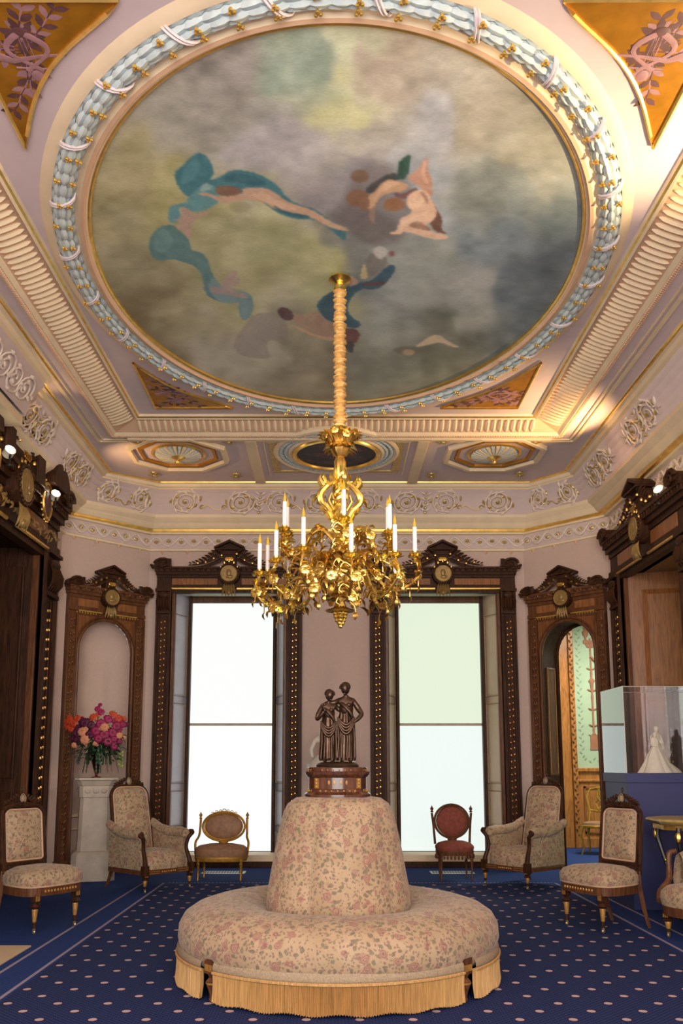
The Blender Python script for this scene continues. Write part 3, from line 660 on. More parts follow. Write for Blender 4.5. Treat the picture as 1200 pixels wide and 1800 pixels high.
# far bay of ceiling : ribs, medallion, octagons
m = M()
for x in (-1.02, .98): m.box(x, x+.13, FO[3]+.121, 11.2, ZC-.045, ZC+.01)
m.box(-2.35, 2.5, FO[3]+.05, FO[3]+.12, ZC-.045, ZC+.01)
for x0, x1 in ((-.82, -.80), (.88, .90)): m.box(x0, x1, FO[3]+.16, 10.95, ZC-.02, ZC+.01)
trim(m, 'cream', smooth=False, bevel=.01)
m = M()
for x0, x1 in ((-.76, -.66), (.74, .84)): m.box(x0, x1, FO[3]+.2, 10.779, ZC-.018, ZC+.01)
m.box(-.76, .84, 10.78, 10.85, ZC-.018, ZC+.01)
trim(m, 'reliefg', smooth=False, bevel=.006)
MC = (.04, 10.12)
md = thing('ceiling_medallion', 'round dark painted ceiling medallion inside a pale leaf wreath above the chandelier crown', 'medallion', (MC[0], MC[1], ZC))
m = M(); m.lathe([(.50, -.005), (.50, -.03)], seg=48); m.build('painted_disc', 'darkpaint', md)
m = M(); m.tube([(.5*math.cos(a*PI/30), .5*math.sin(a*PI/30), -.04) for a in range(60)], .03, 8, closed=True); m.build('gilt_ring', 'gold', md)
m = M(); m.tube([(.72*math.cos(a*PI/30), .72*math.sin(a*PI/30), -.0) for a in range(60)], .04, 8, closed=True); m.tube([(.55*math.cos(a*PI/30), .55*math.sin(a*PI/30), -.02) for a in range(60)], .03, 8, closed=True); m.build('cream_ring', 'cream', md)
m = M()
for k in range(60):
    a = 2*PI*k/60
    for r in (.6, .66): m.leaf((r*math.cos(a), r*math.sin(a), -.02), (-math.sin(a), math.cos(a), 0), (0, 0, -1), .1, .06, .1, .3)
m.build('leaf_wreath', 'blueleaf', md)
m = M(); rnd = random.Random(4)
for k in range(40): a = rnd.uniform(0, 6.28); r = rnd.uniform(.1, .42); m.ell((r*math.cos(a), r*math.sin(a), -.031), (rnd.uniform(.02, .06), rnd.uniform(.02, .05), .003), 8, 4)
m.build('painted_motif', 'mauve', md)
def octagon(cx, cy, label):
    o = thing('octagonal_ceiling_panel', label, 'ceiling ornament', (cx, cy, ZC), group=None)
    def og(r): return [(r*1.06*math.cos(PI/8+k*PI/4), r*1.02*math.sin(PI/8+k*PI/4)) for k in range(8)]
    m = M()
    for (r0, z0, r1, z1, k) in ((.60, 0, .59, -.05, 0), (.59, -.05, .54, -.05, 0), (.54, -.05, .53, -.01, 0), (.47, -.0, .46, -.03, 1), (.46, -.03, .425, -.025, 1), (.425, -.025, .42, 0, 1)):
        m.mat(k); m.rings([[(x, y, z0) for x, y in og(r0)], [(x, y, z1) for x, y in og(r1)]], True, False)
    m.build('octagonal_frame', ['cream', 'goldleaf'], o, smooth=False)
    m = M(); m.mat(0)
    for k in range(28):
        a = 2*PI*k/28; m.mat(k % 2); m.tube([(.06*math.cos(a), .06*math.sin(a), -.055), (.16*math.cos(a), .16*math.sin(a), -.045), (.27*math.cos(a), .27*math.sin(a), -.012)], [.008, .018, .03], 5)
    m.build('shell_rosette', ['blueleaf', 'cream'], o)
    m = M(); m.tube([(.31*math.cos(a*PI/20), .31*math.sin(a*PI/20), -.005) for a in range(40)], .02, 6, closed=True); m.lathe([(.0, -.14), (.02, -.13), (.028, -.11), (.015, -.09), (.05, -.08), (.09, -.06), (.07, -.04), (.0, -.03)]); m.build('gilt_pendant', 'gold', o)
octagon(-1.86, 10.17, 'left octagonal ceiling panel with blue shell rosette and gilt pendant')
octagon(1.94, 10.17, 'right octagonal ceiling panel with blue shell rosette and gilt pendant')
m = M()
for x, y in ((-2.25, 9.72), (-1.2, 9.72), (-1.25, 10.95), (1.27, 9.72), (2.33, 9.72), (1.27, 10.95), (-2.3, 10.9), (2.4, 10.9)):
    m.lathe([(0, -.05), (.02, -.045), (.025, -.03), (.05, -.015), (.055, 0)], (x, y, ZC), 10)
    for k in range(6): a = k*PI/3; m.leaf((x, y, ZC-.01), (math.cos(a), math.sin(a), -.3), (0, 0, -1), .09, .05)
trim(m, 'reliefg')

# ------------------------------------------------------------------ cove scrollwork, frieze
m = M(); mg = M()
def scroll(i, u, t, R, hand, turns=2.6, a0=0):
    L = .42; P = []; rr = []
    for k in range(34):
        q = k/33; a = a0 + hand*2*PI*turns*q; r = R*(1-q*.86)
        P.append(cove_pt(i, u + r*math.cos(a), t + r*math.sin(a)/L, .012)); rr.append(.015*(1-q*.6))
    m.tube(P, rr, 5); mg.tube([cove_pt(i, u + R*(1.0-q/33*.86)*.9*math.cos(a0 + hand*2*PI*turns*q/33+.25), t + R*(1.0-q/33*.86)*.9*math.sin(a0 + hand*2*PI*turns*q/33+.25)/L, .012) for q in range(34)], .006, 4)
    c = cove_pt(i, u, t, .02)
    n = Vector(cove_pt(i, u, t, .1)) - Vector(cove_pt(i, u, t, 0))
    mg.rose(c, n, .028)
    for k in range(13):
        q = k/13; a = a0 + hand*2*PI*turns*q*.75; r = R*(1-q*.65)
        p = Vector(cove_pt(i, u + r*math.cos(a), t + r*math.sin(a)/L, .012)); p2 = Vector(cove_pt(i, u + (r+.05)*math.cos(a+hand*.5), t + (r+.05)*math.sin(a+hand*.5)/L, .012))
        (m if k % 3 else mg).leaf(p, p2-p, n, .085, .036, .2, .3)
def link(i, u0, u1, t):
    P = []; 
    for k in range(15):
        q = k/14; P.append(cove_pt(i, u0 + (u1-u0)*q, t + .13*math.sin(q*2*PI)*.6 - .02, .012))
    mg.tube(P, .007, 5)
    for u in (u0, u1): 
        P = [cove_pt(i, u + .04*(1-k/12)*math.cos(k*.6), t + .1*(1-k/12)*math.sin(k*.6), .012) for k in range(12)]; mg.tube(P, .008, 5)
def stalk(i, u):
    for k in range(5): mg.ell(cove_pt(i, u, .12 + .18*k, .02), (.022-.002*k,)*3, 6, 4)
    for k in range(4):
        for s2 in (-1, 1): p = Vector(cove_pt(i, u, .15+.2*k, .01)); q = Vector(cove_pt(i, u+s2*.08, .28+.2*k, .01)); m.leaf(p, q-p, Vector((0, -1, -1)), .09, .03, .2, .3)
LB = BXR-BXL
for u, h in ((.38, 1), (1.14, -1), (1.66, 1), (2.2, -1), (2.84, 1), (3.40, -1), (3.92, 1), (4.64, -1)): scroll(2, u, .5, .20, h)
for u in (1.40, 3.66): stalk(2, u)
for a, b in ((.62, .92), (1.86, 2.04), (2.98, 3.2), (4.12, 4.42)): link(2, a, b, .3)
for e in (1, 3):
    for u, h in ((.28, 1), (.95, -1)): scroll(e, u, .5, .195, h)
    link(e, .5, .74, .25)
LS = YC-YN
for e in (0, 4):
    for c in (.75, 2.15, 3.9, 5.6, 7.3, 9.0):
        for s2 in (-1, 1):
            u = (LS - c + s2*.22) if e == 0 else (c + s2*.22)
            if e == 0 and c > 2.5: continue
            scroll(e, u, .5, .19, s2)
            uu = (LS - c + s2*.42) if e == 0 else (c + s2*.42)
            for k in range(5):
                a = k*1.1; p = Vector(cove_pt(e, uu, .5, .01)); q = Vector(cove_pt(e, uu + s2*.1*math.cos(a-1.5), .5 + .3*math.sin(a-1.5), .01)); m.leaf(p, q-p, Vector((0, 0, -1)), .11, .035, .2, .3)
        if not (e == 0 and c > 2.5): stalk(e, (LS-c) if e == 0 else c)
# breast cove foliage
for c in (7.6, 7.1, 6.6, 6.1, 5.5, 5.0):
    for s2 in (-1, 1):
        P = []
        for k in range(26):
            q = k/25; a = s2*2*PI*2*q; r = .16*(1-.85*q); x, y, z = cove_pt(0, c - YN + r*math.cos(a) + s2*.12, .5 + r*math.sin(a)/.42, .012); P.append((x+jb, y, z))
        m.tube(P, .01, 5)
        for k in range(0, 24, 3): p = Vector(P[k]); m.leaf(p, Vector((0, math.cos(k), math.sin(k)*.6)), (1, 0, -1), .08, .035, .2, .3)
trim(m, 'relief'); trim(mg, 'reliefg')
# frieze wave + drops
m = M(); mg = M(); md_ = M()
for i in range(5):
    a, b = Vector(OUT[i]), Vector(OUT[i+1]); L = (b-a).length; d = (b-a)/L; inn = Vector((d.y, -d.x))
    u0, u1 = (0, L)
    if i == 0: u0 = 8
    if i == 4: u1 = L-6
    n = max(2, round((u1-u0)/.34)); st = (u1-u0)/n
    P1 = []; P2_ = []
    for k in range(n*12+1):
        u = u0 + k*st/12; w_ = .062*math.sin(2*PI*k/12); q = a + d*u + inn*.02
        P1.append((q.x, q.y, 4.268+w_)); P2_.append((q.x, q.y, 4.268 - w_*.8))
    m.tube(P1, .016, 5); m.tube(P2_, .009, 5)
    for k in range(n*2):
        u = u0 + (k+.5)*st/2; q = a + d*u + inn*.022; z = 4.268 + (.028 if k % 2 else -.028)
        for s2 in (-1, 0, 1): mg.leaf((q.x, q.y, z), (d.x*s2*.8, d.y*s2*.8, -1 if k % 2 else 1), (inn.x, inn.y, 0), .05, .026, .1, .3)
    for k in range(n):
        u = u0 + (k+.5)*st; q = a + d*u + inn*.01
        md_.add([(q.x-d.x*.03, q.y-d.y*.03, 4.14), (q.x+d.x*.03, q.y+d.y*.03, 4.14), (q.x, q.y, 4.085), (q.x+inn.x*.025, q.y+inn.y*.025, 4.13)], [(0, 1, 3), (1, 2, 3), (2, 0, 3), (0, 2, 1)])
trim(m, 'relief'); trim(mg, 'reliefg'); trim(md_, 'pinkish')
# dado rail and baseboards
m = M()
def seg(m, p0, p1, prof):
    p0 = Vector(p0); p1 = Vector(p1); d = (p1-p0).normalized(); inn = Vector((d.y, -d.x))
    rs = [[(p0.x+inn.x*o, p0.y+inn.y*o, z), (p1.x+inn.x*o, p1.y+inn.y*o, z)] for o, z in prof]
    m.rings(rs, False, False)
bp = [(0, .14), (.02, .135), (.025, .1), (.03, .095), (.035, 0), (0, 0)]
for (nm, p0, p1) in (('back', (BXL, BY), (W1-.97, BY)), ('back', (W1+.97, BY), (W2-.97, BY)), ('back', (W2+.97, BY), (BXR, BY)), ('left', (XL, YN), (XL, 7.0)), ('left', (XL, 10.3), (XL, YC)), ('right', (XR, YC), (XR, 10.1)), ('right', (XR, 8.0), (XR, YN))):
    m = M(); seg(m, p0, p1, bp); struct(m.build('baseboard_'+nm, 'walnut', smooth=False))

# ------------------------------------------------------------------ carved surrounds
def garland(m, mg, x0, z0, x1, z1, y, n, s, rnd):
    for k in range(n):
        q = k/(n-1); x = x0 + (x1-x0)*q; z = z1 + (z0-z1)*(1-q)**1.9; L = s*(1.15 - .75*q); dx = 1 if x1 > x0 else -1
        for j in range(3): m.leaf((x, y - .02*j, z + (j-1)*L*.25), (dx*1.0, -.15, (j-.9)*.6 - .1), (0, -1, .3), L, L*.4, .25, .3)
        if k % 2 == 0 and q < .8: mg.ell((x + dx*.02, y-.055, z + rnd.uniform(-.02, .03)), .014*s/.12 + .004, 6, 4)
def surround(root, W, H, ent, colw=.17, s=1.0, proj_=.12, arch=False, main='walnut'):
    """carved frame: outer width W, columns up to H, entablature height ent"""
    rnd = random.Random(3); hw = W/2; P = proj_
    for sx in (-1, 1):
        x0, x1 = sorted((sx*hw, sx*(hw-colw))); m = M()
        m.box(x0, x1, -P*.55, .02, 0, H); m.box(x0-.012, x1+.012, -P*.75, .02, 0, .16)
        e = .025*s; m.box(x0, x0+e, -P*.8, .02, .16, H-.02); m.box(x1-e, x1, -P*.8, .02, .16, H-.02); m.tube([((x0+x1)/2-.048*s, -P*.6, .2), ((x0+x1)/2-.048*s, -P*.6, H-.36*s)], .008*s, 6); m.tube([((x0+x1)/2+.048*s, -P*.6, .2), ((x0+x1)/2+.048*s, -P*.6, H-.36*s)], .008*s, 6)
        if not arch:
            # corbel capital
            m.box(x0-.01, x1+.01, -P, .02, H-.04, H+.0); m.box(x0+.01, x1-.01, -P*.9, 0, H-.34*s, H-.31*s)
            for k in range(5): m.leaf(((x0+x1)/2 + (k-2)*colw*.18, -P*.75, H-.30*s), (0, -.15, 1), (0, -1, 0), .22*s, .05*s, .3, .4)
            m.ell(((x0+x1)/2, -P*.95, H-.09*s), (colw*.4, .03, .05), 8, 6)
        m.build('column', main, root, smooth=True, bevel=.006)
        mb = M(); mc = M(); nz = int((H-.5*s)/(.085 if s < 1.2 else .11)); xm = (x0+x1)/2
        for k in range(nz):
            z = .25 + k*(H-.37*s-.25 - (.0 if not arch else -.3))/nz
            for o in (-.022*s, .022*s): mb.ell((xm+o, -P*.62, z + (.01 if o > 0 else 0)), (.0115*s, .011*s, .013*s), 6, 4)
            mc.leaf((xm, -P*.56, z-.03), (.5*(-1)**k, 0, 1), (0, -1, 0), .07, .035, .2, .4); mc.leaf((xm, -P*.56, z-.03), (-.5*(-1)**k, 0, 1), (0, -1, 0), .07, .035, .2, .4)
        mb.build('gilt_studs', 'stud', root); mc.build('carved_vine', 'walnut2', root)
        if not arch:
            m = M(); i0 = (x1 if sx < 0 else x0); m.box(min(i0, i0-sx*.05), max(i0, i0-sx*.05), -P*.35, .02, 0, H-.0); m.build('inner_moulding', 'walnut2', root, bevel=.01)
    # entablature
    Z = H; m = M()
    m.mat(0); m.box(-hw+colw*.9, hw-colw*.9, -P*.55, .02, Z-.055*s, Z-.0)
    m.box(-hw, hw, -P*.8, .02, Z, Z+ent*.14); m.box(-hw, hw, -P*.72, .02, Z+ent*.5, Z+ent*.66)
    m.box(-hw-.01, hw+.01, -P*1.0, .02, Z+ent*.62, Z+ent*.74); m.box(-hw-.02, hw+.02, -P*1.2, .02, Z+ent*.74, Z+ent*.86); m.box(-hw-.03, hw+.03, -P*1.35, .02, Z+ent*.86, Z+ent*.95)
    m.box(-hw-.0, hw+.0, -P*.6, .02, Z+ent*.14, Z+ent*.5)
    n = int(W/.075)
    for k in range(n): x = -hw + (k+.5)*W/n; m.mat(1 if k % 2 else 0); m.leaf((x, -P*1.2, Z+ent*.76), (0, 0, 1), (0, -1, 0), ent*.1+.02, .04, .1, .4)
    m.build('entablature', [main, 'walnut'], root, bevel=.006)
    m = M(); m.box(-hw+colw, -.16*s, -P*.68, -P*.5, Z+ent*.17, Z+ent*.47); m.box(.16*s, hw-colw, -P*.68, -P*.5, Z+ent*.17, Z+ent*.47); m.build('inlaid_frieze_panel', 'inlay', root, bevel=.004)
    m = M(); m.tube([(-hw+colw, -P*.75, Z+.0), (-.1*s, -P*.75, Z+.0)], .014*s, 6); m.tube([(.1*s, -P*.75, Z), (hw-colw, -P*.75, Z)], .014*s, 6); m.build('gilt_bead', 'gold', root)
    ZT = Z+ent*.95
    for sx in (-1, 1):   # end scrolls : hooded volutes
        m = M(); cx = sx*(hw-colw*.42); r = .085*s
        pts = []
        for k in range(15): a = PI*k/14; pts.append((cx + r*1.25*math.cos(a), ZT + r*1.25*math.sin(a)*1.0))
        m.prism(pts, -P*1.5, -.0, 'y')
        P_ = [(cx + sx*r*1.3*(1-k/22)*math.cos(sx*-.2 + k*.55), -P*1.55, ZT + r*.45 + r*.85*(1-k/22)*math.sin(k*.55)) for k in range(20)]
        m.tube(P_, [.022*s*(1-k/30) for k in range(20)], 6); m.tube([(cx-sx*r*.9, -P*1.1, ZT+.0), (cx+sx*r*1.6, -P*1.2, ZT+.0), (cx+sx*r*1.9, -P*1.2, ZT+.03)], [.02, .03*s, .015], 6)
        for k in range(4): m.leaf((cx - sx*r*.4, -P*1.5, ZT + .02*k), (-sx*1.2, -.1, .5), (0, -1, 0), .1*s, .04*s)
        m.build('end_scroll', 'walnut', root)
    m = M(); mg = M()
    zc = ZT + .02
    for sx in (-1, 1): garland(m, mg, sx*.08*s, zc+.14*s, sx*min(.50*s, hw*.66), zc+.005, -P*.9, 9, .125*s, rnd)
    m.build('carved_garland', 'walnut', root)
    for k in range(7): a = PI*k/6; mg.ell((.125*s*math.cos(a), -P*1.3, Z+ent*.62 + .155*s*math.sin(a)+.02), (.016*s, .016, .024*s), 6, 4)
    for x in (-.03, .03, 0): mg.rose((x*s, -P*1.35, Z+ent*.62+.2*s), (0, -1, .2), .032*s)
    mg.build('gilt_berries', 'brassd', root)
    # pediment
    m = M(); pz = ZT + .225*s; pw = .19*s; yy0, yy1 = -P*1.5, 0
    m.prism([(-pw*.62, pz-.06*s), (pw*.62, pz-.06*s), (pw*.7, pz), (-pw*.7, pz)], yy0*.8, yy1, 'y')
    m.prism([(-pw, pz), (pw, pz), (pw, pz+.02*s), (0, pz+.11*s), (-pw, pz+.02*s)], yy0*.75, yy1, 'y')
    for sx in (-1, 1): m.prism([(0, pz+.10*s), (sx*pw*1.06, pz+.012*s), (sx*pw*1.06, pz+.04*s), (0, pz+.135*s)], yy0*1.15, yy1, 'y')
    m.box(-pw*1.02, pw*1.02, yy0*1.1, yy1, pz-.004, pz+.016*s); m.box(-.085*s, .085*s, yy0*.7, 0, ZT-.05, pz)
    m.build('pediment', 'walnut', root, bevel=.004)
    # medallion
    mz = Z + ent*.62; m = M(); r = .105*s
    m.mat(0).prism([(r*1.35*math.cos(k*PI/12), mz + r*1.35*math.sin(k*PI/12)) for k in range(24)], -P*1.42, -P*.5, 'y')
    for k in range(22): a = 2*PI*k/22; m.ell((r*1.22*math.cos(a), -P*1.46, mz + r*1.22*math.sin(a)), .014*s, 6, 4)
    m.mat(1).prism([(r*math.cos(k*PI/12), mz + r*math.sin(k*PI/12)) for k in range(24)], -P*1.50, -P*1.3, 'y')
    m.mat(2).ell((0, -P*1.5, mz+.012*s), (.035*s, .012, .048*s), 10, 6); m.ell((.01*s, -P*1.5, mz-.045*s), (.05*s, .01, .025*s), 8, 5)
    m.tube([(r*1.02*math.cos(k*PI/12), -P*1.5, mz + r*1.02*math.sin(k*PI/12)) for k in range(24)], .008, 5, closed=True)
    m.build('medallion', ['walnut', 'plaque', 'plaque'], root)
    m = M()
    for k in range(5): m.leaf(((k-2)*.026*s, -P*1.2, mz - r*1.1), ((k-2)*.1, -.1, -1), (0, -1, 0), .19*s, .035*s, .2, .5)
    m.ell((0, -P*1.3, mz-r*1.1-.14*s), (.03*s, .03*s, .035*s), 8, 6); m.build('drop_ornament', 'plaque', root)
# back windows
def window(n, cx):
    R = sroot('window_%d' % n, (cx, BY, 0))
    surround(R, WW, 3.61, .30, .2, 1.0, .12)
    yb = .42; ow = .77; iw = .60; zh = 3.585
    for sx in (-1, 1):   # splayed shutter linings
        m = M(); m.add([(sx*ow, 0, .06), (sx*iw, yb, .06), (sx*iw, yb, zh), (sx*ow, 0, zh), (sx*(ow+.03), 0, .06), (sx*(iw+.03), yb, .06), (sx*(iw+.03), yb, zh), (sx*(ow+.03), 0, zh)], [(0, 1, 2, 3), (4, 7, 6, 5), (0, 3, 7, 4), (1, 5, 6, 2), (3, 2, 6, 7), (0, 4, 5, 1)])
        L = math.hypot(ow-iw, yb); ux, uy = -sx*(ow-iw)/L, yb/L; nx, ny = -uy*sx, -(ow-iw)/L
        def pnl(u0, u1, z0, z1, t=.012):
            q = []
            for (u, z) in ((u0, z0), (u1, z0), (u1, z1), (u0, z1)):
                q.append((sx*ow + ux*u*L, uy*u*L, z))
            for (u, z) in ((u0+.06, z0+.03), (u1-.06, z0+.03), (u1-.06, z1-.03), (u0+.06, z1-.03)):
                q.append((sx*ow + ux*u*L + nx*t, uy*u*L + ny*t, z))
            m.add(q, [(0, 1, 5, 4), (1, 2, 6, 5), (2, 3, 7, 6), (3, 0, 4, 7), (4, 5, 6, 7)]); m.mat(1).tube([(x + nx*.006, y + ny*.006, z) for x, y, z in q[:4]], .011, 5, closed=True); m.mat(0)
        for z0, z1 in ((.12, .42), (.5, .95), (1.05, 2.1), (2.2, 3.3)): pnl(.15, .85, z0, z1)
        m.build('shutter', ['shutter%d' % n, 'braid'], R, smooth=False)
        m = M(); m.box(min(sx*iw, sx*(iw-.04)), max(sx*iw, sx*(iw-.04)), yb-.1, yb+.02, .06, zh); m.box(min(sx*ow, sx*(ow+.05)), max(sx*ow, sx*(ow+.05)), -.05, .0, .06, zh); m.build('jamb', 'walnut', R, bevel=.006)
    m = M(); m.add([(-ow, 0, zh), (ow, 0, zh), (iw, yb, zh+.0), (-iw, yb, zh+.0), (-ow, 0, zh+.05), (ow, 0, zh+.05), (iw, yb, zh+.05), (-iw, yb, zh+.05)], [(0, 1, 2, 3), (7, 6, 5, 4), (0, 4, 5, 1), (2, 6, 7, 3)]); m.build('soffit', 'shutter', R, smooth=False)
    m = M(); m.box(-iw, iw, yb-.06, yb+.02, 3.50, zh); m.build('head_rail', 'walnut2', R, bevel=.01)
    m = M(); m.box(-iw+.04, iw-.04, yb, yb+.01, 1.845, 3.51); m.build('upper_roller_shade', 'shade_up%d' % n, R, smooth=False)
    m = M(); m.box(-iw+.04, iw-.04, yb+.0, yb+.01, .16, 1.815); m.build('lower_roller_shade', 'shade_lo%d' % n, R, smooth=False)
    m = M(); m.box(-iw+.04, iw-.04, yb-.012, yb+.02, 1.812, 1.848); m.build('meeting_rail', 'stone', R, bevel=.004)
    m = M(); m.box(-ow-.02, ow+.02, -.02, yb+.02, .06, .15); m.build('sill', 'cream', R, bevel=.006)
    m = M(); m.box(-.8, .8, -.05, .03, 0, .07); m.box(-.8, .8, -.07, .03, 0, .03); m.build('threshold', 'walnut', R, bevel=.006)
    m = M(); m.box(-ow-.1, ow+.1, yb+.02, yb+.06, 0, 3.7); m.build('outer_lining', 'black', R, smooth=False)
window(1, W1); window(2, W2)

# arched frame plate (spandrel)
def arch_plate(root, W, H, r, zs, y0, y1, mt):
    """plate W wide from zs to H with a semicircular cutout radius r springing at zs, plus legs"""
    m = M(); n = 24; inner = [(r*math.cos(PI*k/n), zs + r*math.sin(PI*k/n)) for k in range(n+1)]
    outer = []
    for x, z in inner:
        dx, dz = x, z-zs; t = min((W/2)/abs(dx) if abs(dx) > 1e-6 else 1e9, (H-zs)/dz if dz > 1e-6 else 1e9); outer.append((dx*t, zs+dz*t))
    for k in range(n):
        q = [inner[k], inner[k+1], outer[k+1], outer[k]]
        vs = [(x, y0, z) for x, z in q] + [(x, y1, z) for x, z in q]
        m.add(vs, [(0, 1, 2, 3), (7, 6, 5, 4), (0, 4, 5, 1), (2, 6, 7, 3)])
    m.build('spandrel', mt, root, smooth=False)
    m = M(); P_ = [(r*.985, y0-.005, .0)] + [(x*.985, y0-.005, zs+(z-zs)*.985) for x, z in inner] + [(-r*.985, y0-.005, 0)]
    m.tube(P_, .022, 8); P_ = [(x*1.07, y0, zs+(z-zs)*1.07) for x, z in inner]; m.tube(P_, .012, 6); m.build('arch_moulding', 'walnut2', root)
AM = (-(XL+BXL)/2, (YC+BY)/2)
ac = ((XL+BXL)/2, (YC+BY)/2); bc = ((XR+BXR)/2, (YC+BY)/2); aang = math.atan2(BY-YC, BXL-XL)
NR = .40; ZS = 2.72
def surround_arch(R):
    surround(R, 1.10, 3.19, .33, .13, .88, .11, arch=True, main='walnut2')
    arch_plate(R, .86, 3.21, NR, ZS, -.05, .02, 'medwood')
    m = M()
    for sx in (-1, 1): m.box(min(sx*NR, sx*.44), max(sx*NR, sx*.44), -.05, .02, 0, ZS)
    m.build('inner_moulding', 'walnut', R, bevel=.006)
    m = M(); 
    for k in range(12):
        if abs(k-5.5) < 1.6: continue
        for o in (-.02, .02): m.ell((-.42 + k*.0764+o, -.075, 3.17), (.012, .012, .014), 6, 4)
    m.build('gilt_studs', 'stud', R)
NI = sroot('trim_91', (ac[0], ac[1], 0), aang); surround_arch(NI)
m = M(); rs = []   # niche with half dome
for k in range(13):
    a = PI*k/12; rs.append((NR*math.cos(a), .02 + NR*.75*math.sin(a)))
col_ = [[(x*1.0, y, z) for x, y in rs] for z in (0, 1.2, ZS)]
for j in range(1, 9):
    b = PI/2*j/8; col_.append([(x*math.cos(b), .02+(y-.02)*math.cos(b), ZS + NR*math.sin(b)) for x, y in rs])
m.rings(col_, False, False); m.build('niche_lining', 'wall', NI, ang=80)
m = M(); m.tube([(x, y-.02, .66) for x, y in rs], .022, 6); m.tube([(x, y-.012, .50) for x, y in rs], .014, 6); m.tube([(x, y-.012, .1) for x, y in rs], .03, 6); m.build('dado_rail', 'cream', NI)
DR = sroot('door_1', (bc[0], bc[1], 0), -math.atan2(BY-YC, XR-BXR)); surround_arch(DR)
# arch tunnel
m = M(); TD = .34
sec = [(-NR, 0)] + [(-NR, z) for z in (1.0, 2.2)] + [(NR*math.cos(PI - PI*k/16), ZS + NR*math.sin(PI*k/16)) for k in range(17)] + [(NR, 2.2), (NR, 1.0), (NR, 0)]
m.rings([[(x, y, z) for x, z in sec] for y in (.02, TD)], False, False)
m.rings([[(x*1.08 if y > TD else x, y, z if z < ZS else ZS+(z-ZS)*(1.08 if y > TD else 1)) for x, z in sec] for y in (TD, TD+.001)], False, False)
m.build('arch_lining', 'walnut', DR, ang=50)
m = M()
for sx in (-1, 1):
    for z0, z1 in ((.15, 1.0), (1.15, 2.55)): m.box(min(sx*(NR-.012), sx*NR), max(sx*(NR-.012), sx*NR), .07, .28, z0, z1)
m.build('lining_panel', 'walnut2', DR, bevel=.008)
m = M()
for sx in (-1, 1): 
    for z0, z1 in ((.18, .97), (1.18, 2.52)): m.tube([(sx*(NR-.014), .09, z0), (sx*(NR-.014), .26, z0), (sx*(NR-.014), .26, z1), (sx*(NR-.014), .09, z1)], .005, 4, closed=True)
m.build('inlay_line', 'inlaygold', DR)
m = M(); m.rings([[(x*q, TD-.01, z if z < ZS-.01 else ZS+(z-ZS)*q) for x, z in sec] for q in (.97, 1.2)], False, False)
m.tube([(x*.98, TD+.0, z if z < ZS else ZS+(z-ZS)*.98) for x, z in sec], .025, 6); m.build('far_moulding', 'walnut', DR)

# adjoining room seen through the arch
NY = 14.3
m = M(); m.box(2.6, 6.1, NY, NY+.1, 0, 4.2); m.mat(0); struct(m.build('wall_next_room', 'sage', smooth=False))
m = M(); m.box(6.0, 6.1, 10.8, NY, 0, 4.2); m.box(3.7, 6.0, 10.72, 10.78, 0, 4.2); m.box(2.6, 2.7, 11.9, NY, 0, 4.2); struct(m.build('wall_next_room_side', 'sage', smooth=False))
m = M(); m.prism([(2.75, 11.85), (3.75, 10.85), (6.1, 10.85), (6.1, NY+.1), (2.75, NY+.1)], 4.2, 4.3); struct(m.build('ceiling_next_room', 'cream', smooth=False))
m = M()
m.box(3.42, 3.80, NY-.12, NY, 0, 4.0); m.box(3.80, 3.88, NY-.16, NY, 0, 4.0)
m.box(3.88, 5.9, NY-.05, NY, 0, 1.22); m.box(3.88, 5.9, NY-.09, NY, 1.18, 1.24); m.box(3.88, 5.9, NY-.08, NY, 1.02, 1.06); m.box(3.88, 5.9, NY-.1, NY, 0, .15)
trim(m, 'oak', smooth=False, bevel=.008)
m = M()
for k in range(60): m.mat(0).leaf((3.84, NY-.17, .2+k*.062), (.6*(-1)**k, 0, 1), (0, -1, 0), .06, .03, .1, .4)
for x in (3.98, 4.55, 5.1):
    for (a, b, c, d) in ((x, x+.48, .22, .25), (x, x+.48, .92, .95), (x, x+.03, .22, .95), (x+.45, x+.48, .22, .95)): m.box(a, b, NY-.07, NY-.04, c, d)
trim(m, 'inlay', bevel=.004)
m = M()
def vase_col(m, x):
    y = NY-.012
    m.prism([(x-.1, 1.52), (x+.16, 1.52), (x+.14, 1.62), (x+.14, 1.78), (x+.17, 1.8), (x-.12, 1.8), (x-.09, 1.78), (x-.09, 1.62)], y, NY, 'y')
    m.lathe([(.035, 0), (.014, .05), (.02, .1), (.014, .16), (.015, .6), (.022, .7), (.014, .75), (.03, .95), (.055, 1.0), (.014, 1.05), (.02, 1.15), (.012, 1.2), (.013, 1.8)], (x-.03, y, 1.8), 10, sy=.2)
    m.box(x+.145, x+.155, y, NY, 1.8, 3.5)
    m.box(x-.14, x+.45, y-.005, NY, 3.5, 3.56); m.prism([(x-.08, 3.42), (x+.35, 3.42), (x+.4, 3.5), (x-.12, 3.5)], y, NY, 'y')
    m.lathe([(.02, 0), (.012, .04), (.045, .1), (.05, .16), (.02, .2), (.04, .24)], (x-.1, y, 3.56), 8, sy=.3); m.lathe([(.03, 0), (.07, .05), (.1, .1), (.03, .16)], (x+.3, y, 3.56), 8, sy=.3)
    m.tube([(x-.03+.035*k, y, 3.25 - .12*math.sin(PI*k/8)) for k in range(9)], .025, 6)
    for z in (1.95, 2.25, 2.6, 3.0): 
        for s2 in (-1, 1): m.leaf((x-.03, y, z), (s2, 0, .5), (0, -1, 0), .09, .03, .1, .2)
vase_col(m, 4.23); m.v = [(x, y, 1.55+(z-1.55)*.87) for x, y, z in m.v]
trim(m, 'terracotta')
m = M()
for k in range(44): m.leaf((4.0, NY-.004, 1.4+k*.06), (.7*(-1)**k, 0, .7), (0, -1, 0), .06, .025, .0, .1)
